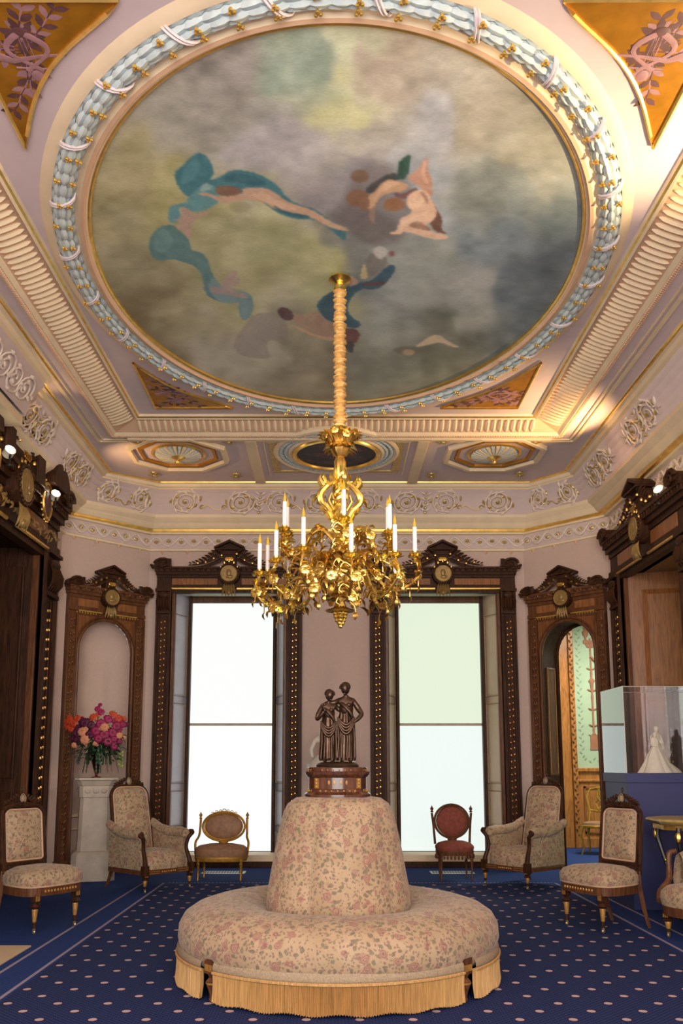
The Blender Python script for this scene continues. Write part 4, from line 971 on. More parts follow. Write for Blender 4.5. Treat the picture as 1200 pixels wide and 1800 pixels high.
for k in range(22): m.leaf((4.03+k*.07, NY-.004, 1.36), (.7, 0, .7*(-1)**k), (0, -1, 0), .06, .025, .0, .1)
trim(m, 'leafgrey')

# right wall window recess (window_3) and left wall doorway (door_2)
R3 = sroot('window_3', (XR, 9.28, 0), -PI/2)
surround(R3, 2.42, 3.52, .48, .3, 1.15, .14)
m = M(); d0, d1 = -.62, .62   # local x = toward far(-) ... ; recess
for sx in (-1, 1):
    m.mat(0).add([(sx*.80, 0, 0), (sx*.62, .66, 0), (sx*.62, .66, 3.5), (sx*.80, 0, 3.5)], [(0, 1, 2, 3)])
    for z0, z1 in ((.2, .9), (1.05, 2.0), (2.12, 3.3)):
        a, b = .12, .55; fx = lambda t: sx*(.80 - .18*t/.66)
        q = [(fx(a), a, z0), (fx(b), b, z0), (fx(b), b, z1), (fx(a), a, z1)]; q2 = [(fx(a+.05)-sx*.02, a+.05, z0+.06), (fx(b-.05)-sx*.02, b-.05, z0+.06), (fx(b-.05)-sx*.02, b-.05, z1-.06), (fx(a+.05)-sx*.02, a+.05, z1-.06)]
        m.add(q+q2, [(0, 1, 5, 4), (1, 2, 6, 5), (2, 3, 7, 6), (3, 0, 4, 7), (4, 5, 6, 7)])
m.build('panelled_reveal', 'reveal', R3, smooth=False)
m = M(); m.add([(-.80, 0, 3.5), (.80, 0, 3.5), (.62, .66, 3.5), (-.62, .66, 3.5)], [(0, 1, 2, 3)]); m.box(-.6, .6, .64, .66, 3.3, 3.5); m.build('soffit', 'medwood', R3, smooth=False)
m = M(); m.box(-.62, -.54, .60, .68, 0, 3.5); m.box(.54, .62, .60, .68, 0, 3.5); m.box(-.54, .54, .60, .68, 3.3, 3.5); m.box(-.54, .54, .62, .67, 1.75, 1.82); m.box(-.62, .62, .60, .68, 0, .3); m.build('sash', 'oak', R3, bevel=.006)
m = M(); m.box(-.54, .54, .65, .66, .3, 3.3); m.build('window_glass', 'daywin', R3, smooth=False)
R4 = sroot('door_2', (XL, 8.65, 0), PI/2)
surround(R4, 3.1, 3.72, .62, .42, 1.55, .18)
m = M()
for sx in (-1, 1):
    m.add([(sx*1.1, 0, 0), (sx*1.05, .9, 0), (sx*1.05, .9, 3.75), (sx*1.1, 0, 3.75)], [(0, 1, 2, 3)])
    for y0, y1 in ((.1, .42), (.52, .84)):
        for z0, z1 in ((.25, 1.0), (1.15, 3.5)):
            m.box(min(sx*1.06, sx*1.1), max(sx*1.06, sx*1.1), y0, y1, z0, z1)
            for yy in (y0, y1): m.tube([(sx*1.055, yy, z0), (sx*1.055, yy, z1)], .016, 6)
m.add([(-1.1, 0, 3.72), (1.1, 0, 3.72), (1.05, .9, 3.72), (-1.05, .9, 3.72)], [(0, 1, 2, 3)])
m.build('panelled_reveal', 'walnut', R4, smooth=False)
m = M(); m.box(-1.1, 1.1, .88, .95, 0, 3.75)
for x in (-.95, -.3, .35):
    for z0, z1 in ((.25, 1.1), (1.25, 3.5)): m.box(x, x+.58, .84, .89, z0, z1)
m.build('door_leaf', 'walnut2', R4, bevel=.02)
# attic blocks on the left surround
m = M()
for x in (-.45, .45): 
    m.box(x-.12, x+.12, -.26, 0, 4.25, 4.75); m.box(x-.16, x+.16, -.3, 0, 4.72, 4.8)
pts = [(1.05+.3*math.cos(PI*k/14), 4.38+.3*math.sin(PI*k/14)) for k in range(15)]
m.prism(pts, -.3, 0, 'y'); pts = [(-1.05+.3*math.cos(PI*k/14), 4.38+.3*math.sin(PI*k/14)) for k in range(15)]; m.prism(pts, -.3, 0, 'y')
m.build('attic_block', 'walnut', R4, bevel=.015)
m = M()
for x in (.78, -.78):
    m.mat(0).ell((x, -.2, 4.18), (.13, .05, .19), 16, 8); m.mat(1).tube([(x+.14*math.cos(k*PI/12), -.22, 4.18+.2*math.sin(k*PI/12)) for k in range(24)], .018, 6, closed=True)
    for k in range(20): a = 2*PI*k/20; m.ell((x+.175*math.cos(a), -.21, 4.18+.235*math.sin(a)), .016, 6, 4)
m.build('oval_plaque', ['mauve', 'brassd'], R4)
m = M(); rnd = random.Random(8)
for k in range(60):
    x = rnd.uniform(-1.45, 1.45); m.leaf((x, -.16, 3.86+rnd.uniform(-.05, .05)), (rnd.uniform(-1, 1), -.1, rnd.uniform(-1, 1)), (0, -1, 0), .1, .04)
m.build('carved_frieze', 'plaque', R4)

# accent spotlights on the cornices
def spotlamp(loc, d, label):
    t = thing('spotlight', label, 'spotlight', loc, 0, None); d = Vector(d).normalized()
    q = d.to_track_quat('Z', 'Y').to_matrix().to_4x4()
    m = M(); m.T = q; m.lathe([(.03, -.09), (.05, -.08), (.05, -.01), (.054, -.0), (.045, .0), (.04, -.03), (0, -.035)], seg=14); m.build('lamp_can', 'cast', t)
    m = M(); m.T = q; m.ell((0, 0, -.005), (.042, .042, .022), 12, 6); m.build('bulb', 'bulb', t)
    m = M(); m.tube([(0, 0, -.02), (0, 0, -.16)], .012, 6); m.lathe([(.035, -.17), (.035, -.15)], seg=12); m.build('bracket', 'black', t)
spotlamp((-3.03, 7.93, 4.22), (.55, -.6, .35), 'glowing spotlight on top of dark door surround, nearer the left photo edge')
spotlamp((-3.08, 9.46, 4.275), (.5, -.7, .4), 'small glowing spotlight at the far end of dark door surround on the left')
spotlamp((3.29, 8.6, 4.05), (-.6, -.55, .4), 'white spotlight on top of the right hand window surround')

# ------------------------------------------------------------------ turned leg, chairs
def turned(m, x, y, H, r=.022, caster=True, mats=(0, 1, 2)):
    z0 = .04 if caster else 0; h = H - z0
    m.mat(mats[0]).lathe([(r*.5, z0), (r*.62, z0+h*.08), (r*.6, z0+h*.2)], (x, y, 0), 12)
    m.mat(mats[1]).lathe([(r*.62, z0+h*.2), (r*1.0, z0+h*.55), (r*.95, z0+h*.57)], (x, y, 0), 12)
    m.mat(mats[0]).lathe([(r*.95, z0+h*.57), (r*1.25, z0+h*.6), (r*1.7, z0+h*.64), (r*1.3, z0+h*.69), (r*.8, z0+h*.73), (r*1.1, z0+h*.78)], (x, y, 0), 12)
    m.box(x-r*1.1, x+r*1.1, y-r*1.1, y+r*1.1, z0+h*.78, H)
    m.mat(mats[1])
    for k in (-1, 0, 1): m.box(x+k*r*.6-.004, x+k*r*.6+.004, y-r*1.2, y+r*1.2, z0+h*.80, z0+h*.97)
    if caster: m.mat(mats[2]).ell((x, y, .018), (.012, .018, .018), 10, 6); m.lathe([(r*.5, .03), (r*.55, .045)], (x, y, 0), 8)
def rect_outline(w, h, z0, rt, rb, n=6, waist=0, top=0):
    out = []
    def arc(cx, cz, r, a0, a1):
        for k in range(n+1): a = a0+(a1-a0)*k/n; out.append((cx+r*math.cos(a), cz+r*math.sin(a)))
    arc(w/2-rb, z0+rb, rb, -PI/2, 0); arc(w/2-rt, z0+h-rt, rt, 0, PI/2)
    if top: 
        for k in range(1, n): q = k/n; x = (w/2-rt)*(1-2*q); out.append((x, z0+h + top*math.sin(PI*q)))
    arc(-w/2+rt, z0+h-rt, rt, PI/2, PI); arc(-w/2+rb, z0+rb, rb, PI, 1.5*PI)
    if waist: out = [(x*(1 - waist*math.sin(PI*(z-z0)/h)), z) for x, z in out]
    return out
def tiltT(y, z, a): return Matrix.Translation((0, y, z)) @ Matrix.Rotation(a, 4, 'X') @ Matrix.Translation((0, -y, -z))
def crest(parent, z, T, s=1.0, y=0):
    m = M(); m.T = T
    for sx in (-1, 1):
        P_ = [(sx*(.02+.17*s*q), y, z + .075*s*(1-q)**1.5 + .008*math.sin(q*9)) for q in [k/8 for k in range(9)]]; m.tube(P_, [.016*s*(1-.5*k/8) for k in range(9)], 6)
        for k in range(5): q = k/5; m.leaf((sx*(.03+.14*s*q), y-.01, z+.05*s*(1-q)), (sx*1, 0, .9-q*.6), (0, -1, 0), .055*s, .026*s, .3, .4)
        P_ = [(sx*(.09+.03*(1-k/10)*math.cos(k*.7))*s, y-.008, z+.035*s+.025*s*(1-k/10)*math.sin(k*.7)) for k in range(10)]; m.tube(P_, .006, 5)
    m.leaf((0, y, z+.095*s), (0, 0, 1), (0, -1, 0), .05*s, .03*s, 0, .5)
    m.ell((0, y, z+.05*s), (.034*s, .012, .045*s), 14, 6); c = m.build('crest', 'walnut', parent)
    m = M(); m.T = T; m.ell((0, y-.012, z+.05*s), (.02*s, .008, .028*s), 12, 6); m.tube([(.027*s*math.cos(k*PI/8), y-.012, z+.05*s+.036*s*math.sin(k*PI/8)) for k in range(16)], .004, 5, closed=True); m.build('medallion', 'braid', c)
def side_chair(loc, rz, label):
    t = thing('side_chair', label, 'chair', loc, rz, 'crested side chairs in floral brocade')
    a = -.12; T = tiltT(.2, .4, a); sh = .42
    m = M()   # seat, bowed front : squircle
    rs = []
    for q, z in ((1.0, .355), (1.03, .38), (1.02, .42), (.93, .455), (.7, .482), (.35, .495), (.02, .498)):
        ring = []
        for k in range(40):
            an = 2*PI*k/40; c, s_ = math.cos(an), math.sin(an); x = math.copysign(abs(c)**.6, c)*.275; y = math.copysign(abs(s_)**.6, s_)*.25
            x *= (1 - .12*(y/.25))
            ring.append((x*q, -.01+y*q, z))
        rs.append(ring)
    m.rings(rs); m.build('seat', 'brocade', t)
    m = M(); 
    for q, z0, z1 in ((.99, .285, .355),):
        R_ = [(x/1.0*q, y*q, 0) for x, y, z in rs[0]]; m.rings([[(x, y, z0) for x, y, _ in R_], [(x, y, z1) for x, y, _ in R_]])
    m.mat(1); 
    for k in (4, 10, 24, 28, 32, 36): pass
    for k in range(-5, 6): m.ell((k*.03, -.255, .32), (.01, .008, .012), 6, 4)
    m.build('seat_rail', ['walnut2', 'inlaygold'], t, ang=30)
    m = M(); m.tube([(x, y, .355) for x, y, z in rs[0]], .007, 5, closed=True); m.build('piping', 'piping', t)
    for x, y in ((-.2, -.2), (.2, -.2)):
        m = M(); turned(m, x, y, .30, .024); m.build('leg', ['walnut', 'inlaygold', 'caster'], t)
    for sx in (-1, 1):
        m = M(); P_ = [(sx*.2, .30, 0), (sx*.2, .25, .15), (sx*.2, .21, .33), (sx*.2, .20, .45)]; m.tube(P_, [.018, .022, .026, .026], 4); m.build('leg', 'walnut2', t)
        m = M(); m.T = T; m.box(sx*.2-.018, sx*.2+.018, .18, .22, .42, .90); m.ell((sx*.2, .2, .47), .024, 8, 6); m.box(sx*.2-.006, sx*.2+.006, .174, .18, .5, .86); m.build('back_post', 'walnut', t, bevel=.004)
    out = rect_outline(.36, .41, .52, .06, .02)
    m = M(); m.T = T; m.pad(out, .045, .2); m.pad(out, -.02, .2); m.build('backrest', 'brocade', t)
    m = M(); m.T = T; m.tube([(x, .185, z) for x, z in out], .008, 6, closed=True); m.build('back_piping', 'piping', t)
    m = M(); m.T = T; fr = rect_outline(.42, .46, .50, .09, .02); m.tube([(x, .2, z) for x, z in fr], .02, 8, closed=True); m.box(-.2, .2, .19, .21, .46, .50); m.tube([(-.16, .2, .955), (0, .2, .985), (.16, .2, .955)], .018, 8); m.build('back_frame', 'walnut', t)
    crest(t, .97, T, 1.0, .2)
    return t
fa = lambda dx, dy: math.atan2(dx, -dy)   # rotation so local -y faces (dx,dy)
side_chair((-2.37, 7.375, 0), fa(.84, -.54), 'floral brocade side chair by the left wall, in front of dark door surround')
side_chair((2.18, 7.40, 0), fa(-.88, -.47), 'floral brocade side chair on the right, in front of the blue display plinth')
def arm_chair(loc, rz, label):
    t = thing('armchair', label, 'armchair', loc, rz, 'high backed armchairs in floral brocade')
    a = -.2; T = tiltT(.24, .3, a)
    m = M(); rs = []
    for q, z in ((1.0, .225), (1.02, .27), (1.01, .33), (.92, .37), (.65, .40), (.3, .415), (.02, .42)):
        ring = []
        for k in range(36):
            an = 2*PI*k/36; c, s_ = math.cos(an), math.sin(an); ring.append((math.copysign(abs(c)**.5, c)*.29*q, -.03+math.copysign(abs(s_)**.5, s_)*.30*q, z))
        rs.append(ring)
    m.rings(rs); m.build('seat', 'brocade', t)
    m = M(); m.box(-.31, .31, -.335, -.29, .175, .225); m.box(-.31, -.27, -.3, .30, .175, .225); m.box(.27, .31, -.3, .30, .175, .225); m.box(-.3, .3, .27, .31, .175, .225)
    m.mat(1)
    for x0, x1 in ((-.25, -.12), (.12, .25)): 
        m.box(x0, x1, -.342, -.335, .187, .191); m.box(x0, x1, -.342, -.335, .208, .212)
    for k in range(-3, 4): m.ell((k*.028, -.337, .2), (.01, .006, .01), 6, 4)
    m.build('seat_rail', ['walnut2', 'inlaygold'], t, bevel=.003)
    out = rect_outline(.46, .70, .36, .12, .04, waist=.10)
    m = M(); m.T = T; m.pad(out, .09, .26, 6); m.pad(out, -.03, .26); m.build('backrest', 'brocade', t)
    fr = rect_outline(.51, .74, .34, .14, .03, waist=.10)
    m = M(); m.T = T; m.tube([(x, .265, z) for x, z in fr], .02, 8, closed=True); m.build('back_frame', 'walnut', t)
    m = M(); m.T = T; m.tube([(x, .245, z) for x, z in rect_outline(.47, .71, .355, .12, .04, waist=.10)], .008, 5, closed=True); m.build('back_piping', 'piping', t)
    crest(t, 1.08, T, 1.05, .26)
    for sx in (-1, 1):
        m = M()    # padded arm : sweeping roll and side panel
        rr = []
        for (y, z, r) in ((.34, .66, .05), (.2, .60, .055), (.02, .57, .06), (-.15, .575, .062), (-.26, .56, .058), (-.275, .55, .03)):
            rr.append([(sx*(.285 + r*.95*math.cos(k*PI/6)), y, z + r*math.sin(k*PI/6)*.9) for k in range(12)])
        m.rings(rr)
        sp = [(.30, .2), (.30, .62), (.1, .575), (-.12, .57), (-.24, .53), (-.22, .42), (-.29, .32), (-.31, .22)]
        m.prism(sp, sx*.255, sx*.31, 'x'); m.build('arm', 'brocade', t)
        m = M(); P_ = [(sx*.31, -.275, .60), (sx*.35, -.285, .575), (sx*.31, -.29, .545), (sx*.29, -.275, .50), (sx*.28, -.265, .42), (sx*.285, -.30, .33), (sx*.295, -.325, .25)]; m.stube(P_, [.012, .02, .022, .02, .02, .024, .028], 8)
        m.ell((sx*.33, -.29, .585), (.03, .02, .025), 8, 6); m.box(sx*.295-.03, sx*.295+.03, -.35, -.29, .17, .27); m.build('arm_post', 'walnut', t)
        m = M(); turned(m, sx*.29, -.32, .19, .024); m.build('leg', ['walnut', 'inlaygold', 'caster'], t)
        m = M(); m.tube([(sx*.26, .40, 0), (sx*.26, .34, .1), (sx*.26, .29, .22)], [.02, .024, .028], 4); m.build('leg', 'walnut2', t)
    return t
arm_chair((-1.96, 9.70, 0), fa(.75, -.66), 'high backed floral armchair on the left, beside the stone pedestal with flowers')
arm_chair((2.10, 9.95, 0), fa(-.78, -.63), 'high backed floral armchair on the right, in front of arched doorway')

# gilt oval-back chair
def oval_chair(name, loc, rz, W, sw, sz0, sz1, bc_, brx, brz, vel, frame, label, finz, group=None, twist=False):
    t = thing(name, label, 'chair', loc, rz)
    m = M(); rs = []
    for q, z in ((.98, sz0), (1.02, sz0+.03), (1.0, sz1-.05), (.85, sz1-.02), (.5, sz1), (.02, sz1+.005)):
        rs.append([(sw/2*q*math.copysign(abs(math.cos(2*PI*k/32))**.75, math.cos(2*PI*k/32)), .2*q*math.copysign(abs(math.sin(2*PI*k/32))**.75, math.sin(2*PI*k/32)), z) for k in range(32)])
    m.rings(rs); m.build('seat', vel, t)
    m = M(); m.rings([[(x*.99, y*.99, sz0-.05) for x, y, z in rs[0]], [(x*1.02, y*1.02, sz0-.02) for x, y, z in rs[0]], [(x*1.02, y*1.02, sz0) for x, y, z in rs[0]]])
    m.build('seat_rail', frame, t)
    if twist:
        m = M()
        for k in range(16): a = PI + PI*(k+.5)/16; x, y = sw/2*math.cos(a), .2*math.sin(a); m.ell((x, y, sz0-.065), (.014, .01, .03), 6, 5)
        m.build('seat_tassels', frame, t)
    for x, y in ((-sw*.4, -.15), (sw*.4, -.15), (-sw*.36, .16), (sw*.36, .16)):
        m = M(); h = sz0-.03; m.lathe([(.009, 0), (.014, .02), (.010, .03), (.016, h*.75), (.02, h*.8), (.012, h*.85), (.02, h*.92), (.02, h)], (x, y, 0), 10); m.build('leg', frame, t)
    T = tiltT(.18, sz1, -.08)
    m = M(); m.T = T; out = [(brx*.92*math.cos(k*PI/20), bc_+brz*.92*math.sin(k*PI/20)) for k in range(40)]; m.pad(out, .04, .18); m.pad(out, -.02, .18); m.build('backrest', vel, t)
    m = M(); m.T = T; m.tube([(brx*math.cos(k*PI/20), .18, bc_+brz*math.sin(k*PI/20)) for k in range(40)], .014, 8, closed=True)
    m.tube([(brx*.9*math.cos(k*PI/20), .16, bc_+brz*.9*math.sin(k*PI/20)) for k in range(40)], .006, 5, closed=True)
    m.lathe([(.02, sz1-.04), (.03, bc_-brz)], (0, .18, 0), 8, sx=2); m.build('back_frame', frame, t)
    for sx in (-1, 1):
        m = M(); m.T = T
        if twist: m.tube([(sx*(brx-.0), .18, sz1-.05), (sx*(brx+.015), .18, bc_-brz*.2), (sx*(brx+.03), .18, bc_+brz*.5)], .014, 8)
        else: m.stube([(sx*(sw/2-.01), .03, sz0-.03), (sx*(sw/2+.005), .04, sz1-.01), (sx*(sw/2-.02), .1, sz1+.06), (sx*(brx+.03), .16, bc_-brz*.35), (sx*(brx+.025), .18, bc_+brz*.55)], .014, 8)
        fx = sx*(brx+.028); m.lathe([(.012, 0), (.02, .012), (.009, .02), (.018, .035), (.02, .05), (.008, .065), (.004, .08)], (fx, .18, bc_+brz*.52), 10)
        m.build('back_post', frame, t)
    if not twist:
        m = M(); m.T = T
        for k in range(-3, 4):
            z = bc_+brz*math.sqrt(1-(k*.045/brx)**2)+.015; r = .022 if k == 0 else .014
            m.tube([(k*.045+r*math.cos(j*PI/6), .18, z+r*.9*math.sin(j*PI/6)) for j in range(7)], .005, 5)
        m.build('openwork_cresting', 'brassd', t)
    return t
oval_chair('gilt_slipper_chair', (-1.275, 10.36, 0), 0, .6, .60, .265, .40, .58, .245, .165, 'bronzevelvet', 'giltwood', 'low gilt chair with wide oval tan velvet back before the left window', .7)
oval_chair('red_round_back_chair', (1.39, 10.37, 0), 0, .42, .43, .33, .43, .64, .20, .19, 'redvelvet', 'walnut2', 'small wooden chair with round dusty red back before the right window', .78, twist=True)

# partial tub chair right foreground
t = thing('low_settee', 'low brocade seat with curved wooden arm, cut off by the right photo edge', 'settee', (2.90, 6.86, 0), fa(-.80, -.60))
m = M(); rs = []
for q, z in ((1.0, .24), (1.03, .29), (1.0, .34), (.9, .375), (.6, .40), (.02, .41)): rs.append([(.40*q*math.copysign(abs(math.cos(2*PI*k/36))**.7, math.cos(2*PI*k/36)), .32*q*math.copysign(abs(math.sin(2*PI*k/36))**.7, math.sin(2*PI*k/36)), z) for k in range(36)])
m.rings(rs); m.build('seat', 'brocade', t)
m = M(); m.rings([[(x*.99, y*.99, .17) for x, y, z in rs[0]], [(x, y, .24) for x, y, z in rs[0]]]); m.mat(1)
for k in range(10): a = PI+PI*(k+.5)/10; m.ell((.395*math.cos(a), .315*math.sin(a), .2), .012, 6, 4)
m.build('seat_rail', ['walnut2', 'inlaygold'], t)
m = M(); out = [(.40, .30), (.40, .5), (.36, .60), (.2, .66), (0, .68), (-.2, .66), (-.36, .60), (-.40, .5), (-.40, .30)]; rs2 = []
for (q, z) in ((1, .26), (1.02, .4), (.98, .52), (.93, .585), (.85, .6), (.80, .56), (.78, .4), (.78, .3)): rs2.append([(.42*q*math.cos(PI*k/18), .08+.30*q*math.sin(PI*k/18), z + .1*math.sin(PI*k/18)*(1 if z > .5 else 0)) for k in range(19)])
m.rings(rs2, False, False); m.build('backrest', 'brocade', t)
for sx in (-1, 1):
    m = M(); m.stube([(sx*.36, .04, .62), (sx*.40, -.0, .60), (sx*.395, -.02, .5), (sx*.38, -.06, .40), (sx*.40, -.14, .32), (sx*.37, -.2, .26)], [.018, .022, .022, .024, .028, .03], 8); m.build('arm_post', 'walnut2', t)
    m = M(); m.ell((sx*.42, -.01, .55), .018, 8, 6); m.build('arm_knob', 'brass', t)
    m = M(); turned(m, sx*.30, -.22, .18, .026); m.build('leg', ['walnut', 'inlaygold', 'caster'], t); m = M(); m.tube([(sx*.28, .3, 0), (sx*.28, .26, .2)], .024, 4); m.build('leg', 'walnut2', t)

# side table
t = thing('side_table', 'ornate dark side table with gilt mounts before the blue display plinth', 'table', (3.06, 7.62, 0))
m = M(); m.lathe([(0, .80), (.36, .80), (.385, .815), (.40, .83), (.395, .845), (.38, .85), (0, .85)], seg=8, rot=PI/8); m.build('table_top', 'reliefg', t, smooth=False, bevel=.004)
m = M(); m.lathe([(.34, .76), (.34, .80)], seg=8, rot=PI/8); m.build('apron', 'brassd', t, smooth=False)
for k in range(4):
    a = PI/4+PI/2*k; m = M(); c, s_ = math.cos(a), math.sin(a)
    m.tube([(.33*c, .33*s_, .78), (.34*c, .34*s_, .68), (.27*c, .27*s_, .45), (.16*c, .16*s_, .18), (.2*c, .2*s_, .0)], [.022, .022, .018, .014, .02], 8); L = m.build('leg', 'black', t)
    m = M(); m.ell((.35*c, .35*s_, .70), (.022, .022, .05), 8, 6); m.leaf((.35*c, .35*s_, .66), (0, 0, 1), (c, s_, 0), .1, .05); m.build('gilt_mount', 'brassd', L)
m = M(); m.lathe([(0, .20), (.14, .20), (.14, .22), (0, .22)], seg=20); m.build('lower_shelf', 'black', t)
o = M().lathe([(0, .0), (.05, .0), (.07, .06), (.09, .2), (.08, .3), (.045, .36), (.05, .42), (.04, .42), (.0, .4)], seg=20).build('teal_vase', 'teal', loc=(3.06, 7.62, .222)); tag(o, 'teal glazed vase standing under the side table at the right photo edge', 'vase')

# display case
t = thing('display_plinth', 'navy blue display plinth under the acrylic case on the right', 'plinth', (3.03, 8.58, 0))
m = M(); m.box(-.32, .32, -.34, .34, 0, 1.20); m.build('body', 'blue', t, bevel=.004)
m = M(); m.box(-.335, .335, -.355, .355, 1.13, 1.215); m.build('cap', 'blue', t, bevel=.003)
t = thing('acrylic_cover', 'clear acrylic cover reflecting the window, set on the blue plinth', 'display case', (3.03, 8.58, 1.217))
for (a, b, c, d, e, f, nm) in ((-.325, -.320, -.345, .345, 0, .8, 'side_pane'), (.320, .325, -.345, .345, 0, .8, 'side_pane'), (-.32, .32, -.345, -.340, 0, .8, 'front_pane'), (-.32, .32, .34, .345, 0, .8, 'back_pane'), (-.325, .325, -.345, .345, .8, .805, 'top_pane')):
    m = M(); m.box(a, b, c, d, e, f); m.build(nm, 'acrylic', t, smooth=False)
m = M()
for x in (-.3225, .3225):
    for y in (-.3425, .3425): m.tube([(x, y, 0), (x, y, .8)], .003, 4)
for y in (-.3425, .3425): m.tube([(-.3225, y, .8), (.3225, y, .8)], .003, 4)
for x in (-.3225, .3225): m.tube([(x, -.3425, .8), (x, .3425, .8)], .003, 4)
m.build('polished_edge', 'cast', t)
# white couple figurine
t = thing('couple_figurine', 'ivory figurine of a man and a woman in a long gown inside the acrylic case', 'figurine', (3.07, 8.5, 1.217), .35)
m = M(); rnd = random.Random(2)
fold = lambda a, z: 1 + .06*math.sin(9*a + z*6) + .03*math.sin(17*a)
m.lathe([(.185, 0), (.18, .01), (.15, .05), (.115, .11), (.085, .17), (.05, .22), (.036, .245), (.04, .27), (.045, .3), (.03, .325), (.014, .335)], (-.02, -.03, 0), 40, 1.0, .75, fold)
m.build('gown', 'cast', t)
for dx in range(1):
    m = M(); m.lathe([(.15, 0), (.13, .03), (.07, .08), (.02, .12)], (.11, .0, 0), 24, 1.1, .7, fold); m.build('train', 'cast', t)
skin('figure', [((-.02, -.03, .24), .03), ((-.02, -.03, .30), .036), ((-.022, -.033, .335), .013), ((-.025, -.04, .35), .02), ((-.028, -.045, .372), .024), ((-.028, -.042, .385), .014), ((-.06, -.03, .315), .014), ((-.075, -.05, .26), .011), ((-.03, -.075, .25), .009), ((.02, -.035, .315), .014), ((.045, -.05, .27), .011), ((.02, -.08, .26), .009)], [(0, 1), (1, 2), (2, 3), (3, 4), (4, 5), (1, 6), (6, 7), (7, 8), (1, 9), (9, 10), (10, 11)], 'cast', t)
skin('figure', [((.05, .035, .22), .035), ((.045, .03, .30), .042), ((.04, .025, .36), .045), ((.036, .018, .385), .016), ((.033, .01, .40), .024), ((.03, .005, .425), .028), ((.03, .005, .445), .018), ((.09, .03, .355), .018), ((.1, .01, .28), .015), ((.085, -.02, .22), .012), ((-.01, .03, .35), .016), ((-.04, .0, .30), .012), ((.05, .04, .1), .03), ((.05, .04, .0), .028)], [(0, 1), (1, 2), (2, 3), (3, 4), (4, 5), (5, 6), (2, 7), (7, 8), (8, 9), (2, 10), (10, 11), (0, 12), (12, 13)], 'cast', t)
m = M(); m.lathe([(.05, .2), (.062, .17), (.05, .24), (.045, .3)], (.055, .035, 0), 20); m.build('coat', 'cast', t)

# ------------------------------------------------------------------ pedestal and flowers
t = thing('stone_pedestal', 'tall grey-white stone pedestal with rosette band in the left corner', 'pedestal', (-2.76, 10.42, 0), .30)
def sq(h, ch): return [(h, -h+ch), (h, h-ch), (h-ch, h), (-h+ch, h), (-h, h-ch), (-h, -h+ch), (-h+ch, -h), (h-ch, -h)]
m = M(); pr = [(.25, 0), (.25, .28), (.235, .30), (.215, .32), (.19, .33), (.175, .85), (.175, .92), (.185, .925), (.185, .94), (.19, 1.05), (.2, 1.06), (.23, 1.11), (.25, 1.12), (.25, 1.145)]
m.rings([[(x, y, z) for x, y in sq(h*.97, h*.22)] for h, z in pr]); m.build('shaft', 'stone', t, smooth=False, bevel=.003)
m = M()
for face in range(4):
    for k in (-1, 0, 1):
        a = face*PI/2; c, s_ = math.cos(a), math.sin(a); p = Vector((k*.09*c + .185*s_, k*.09*s_ - .185*c, 1.0)); m.rose(p, (s_, -c, 0), .034)
m.build('rosette_band', 'stone', t)
t = thing('flower_vase', 'ruby glass footed vase holding the bouquet on the stone pedestal', 'vase', (-2.75, 10.40, 1.146))
m = M(); m.lathe([(.055, 0), (.058, .008), (.02, .02), (.014, .03), (.02, .045), (.045, .12), (.065, .2), (.075, .26), (.07, .26), (.06, .2), (.04, .12), (.012, .05), (0, .05)], seg=20); m.build('vase_body', 'redglass', t)
m = M(); m.lathe([(0, .055), (.035, .11), (.055, .19), (.04, .2), (0, .2)], seg=14); m.build('stems_and_water', 'wine', t)
bq = thing('bouquet', 'large bouquet of magenta, orange and peach flowers over dark green foliage in the ruby vase', 'flowers', (-2.75, 10.40, 1.435))
rnd = random.Random(12)
m = M()
for k in range(420):
    a = rnd.uniform(0, 2*PI); r = rnd.uniform(.02, .32); h = rnd.uniform(-.02, .30) - (r > .2)*.08; d = Vector((math.cos(a), math.sin(a)*.7, rnd.uniform(-.6, .5)))
    m.leaf((r*math.cos(a)*.9, r*math.sin(a)*.6, h), d, (0, 0, 1), rnd.uniform(.05, .11), rnd.uniform(.02, .045), .3, .15)
for k in range(26):
    a = rnd.uniform(-PI, PI); r = rnd.uniform(.1, .3); x, y = r*math.cos(a), r*math.sin(a)*.6
    m.tube([(0, 0, -.01), (x*.6, y*.6, .06), (x, y, .12 - .2*(k % 3 == 0))], .004, 4)
    for j in range(5): m.leaf((x*(.9+.05*j), y, .1-.045*j - .1*(k % 3 == 0)), (x, y, -.6), (0, 0, 1), .07, .022, .2, .15)
m.build('foliage', 'green', bq)
for (x, z) in ((-.02, .56), (.16, .52), (.28, -.02)):
    m = M()
    for j in range(9): m.leaf((x*(.6+.05*j) if z > .3 else x, 0, (z-.3)+.03*j if z > .3 else z-.02*j), ((-1)**j*.6, -.3, .7), (0, -1, 0), .05, .025, .2, .2)
    m.build('lime_sprig', 'lime', bq)
def fl(name, mt, lst):
    lst = [(x, y, z, r*.85) for x, y, z, r in lst] + [(x+rnd.uniform(-.06, .06), y+.05, z+rnd.uniform(-.06, .06), r*.6) for x, y, z, r in lst]
    for (x, y, z, r) in lst: m = M(); m.rose((x, y, z), (x*1.2, -1, (z-.15)*1.0), r); m.build(name, mt, bq)
fl('magenta_bloom', 'magenta', [(.07, -.16, .32, .075), (.02, -.18, .24, .07), (.12, -.18, .2, .075), (.2, -.12, .22, .07), (.24, -.1, .3, .07), (.16, -.16, .12, .065), (.06, -.2, .15, .06), (.22, -.1, .07, .055), (.0, -.06, .50, .045), (.05, -.08, .46, .05), (.27, -.05, .17, .05), (.14, -.1, .38, .06)])
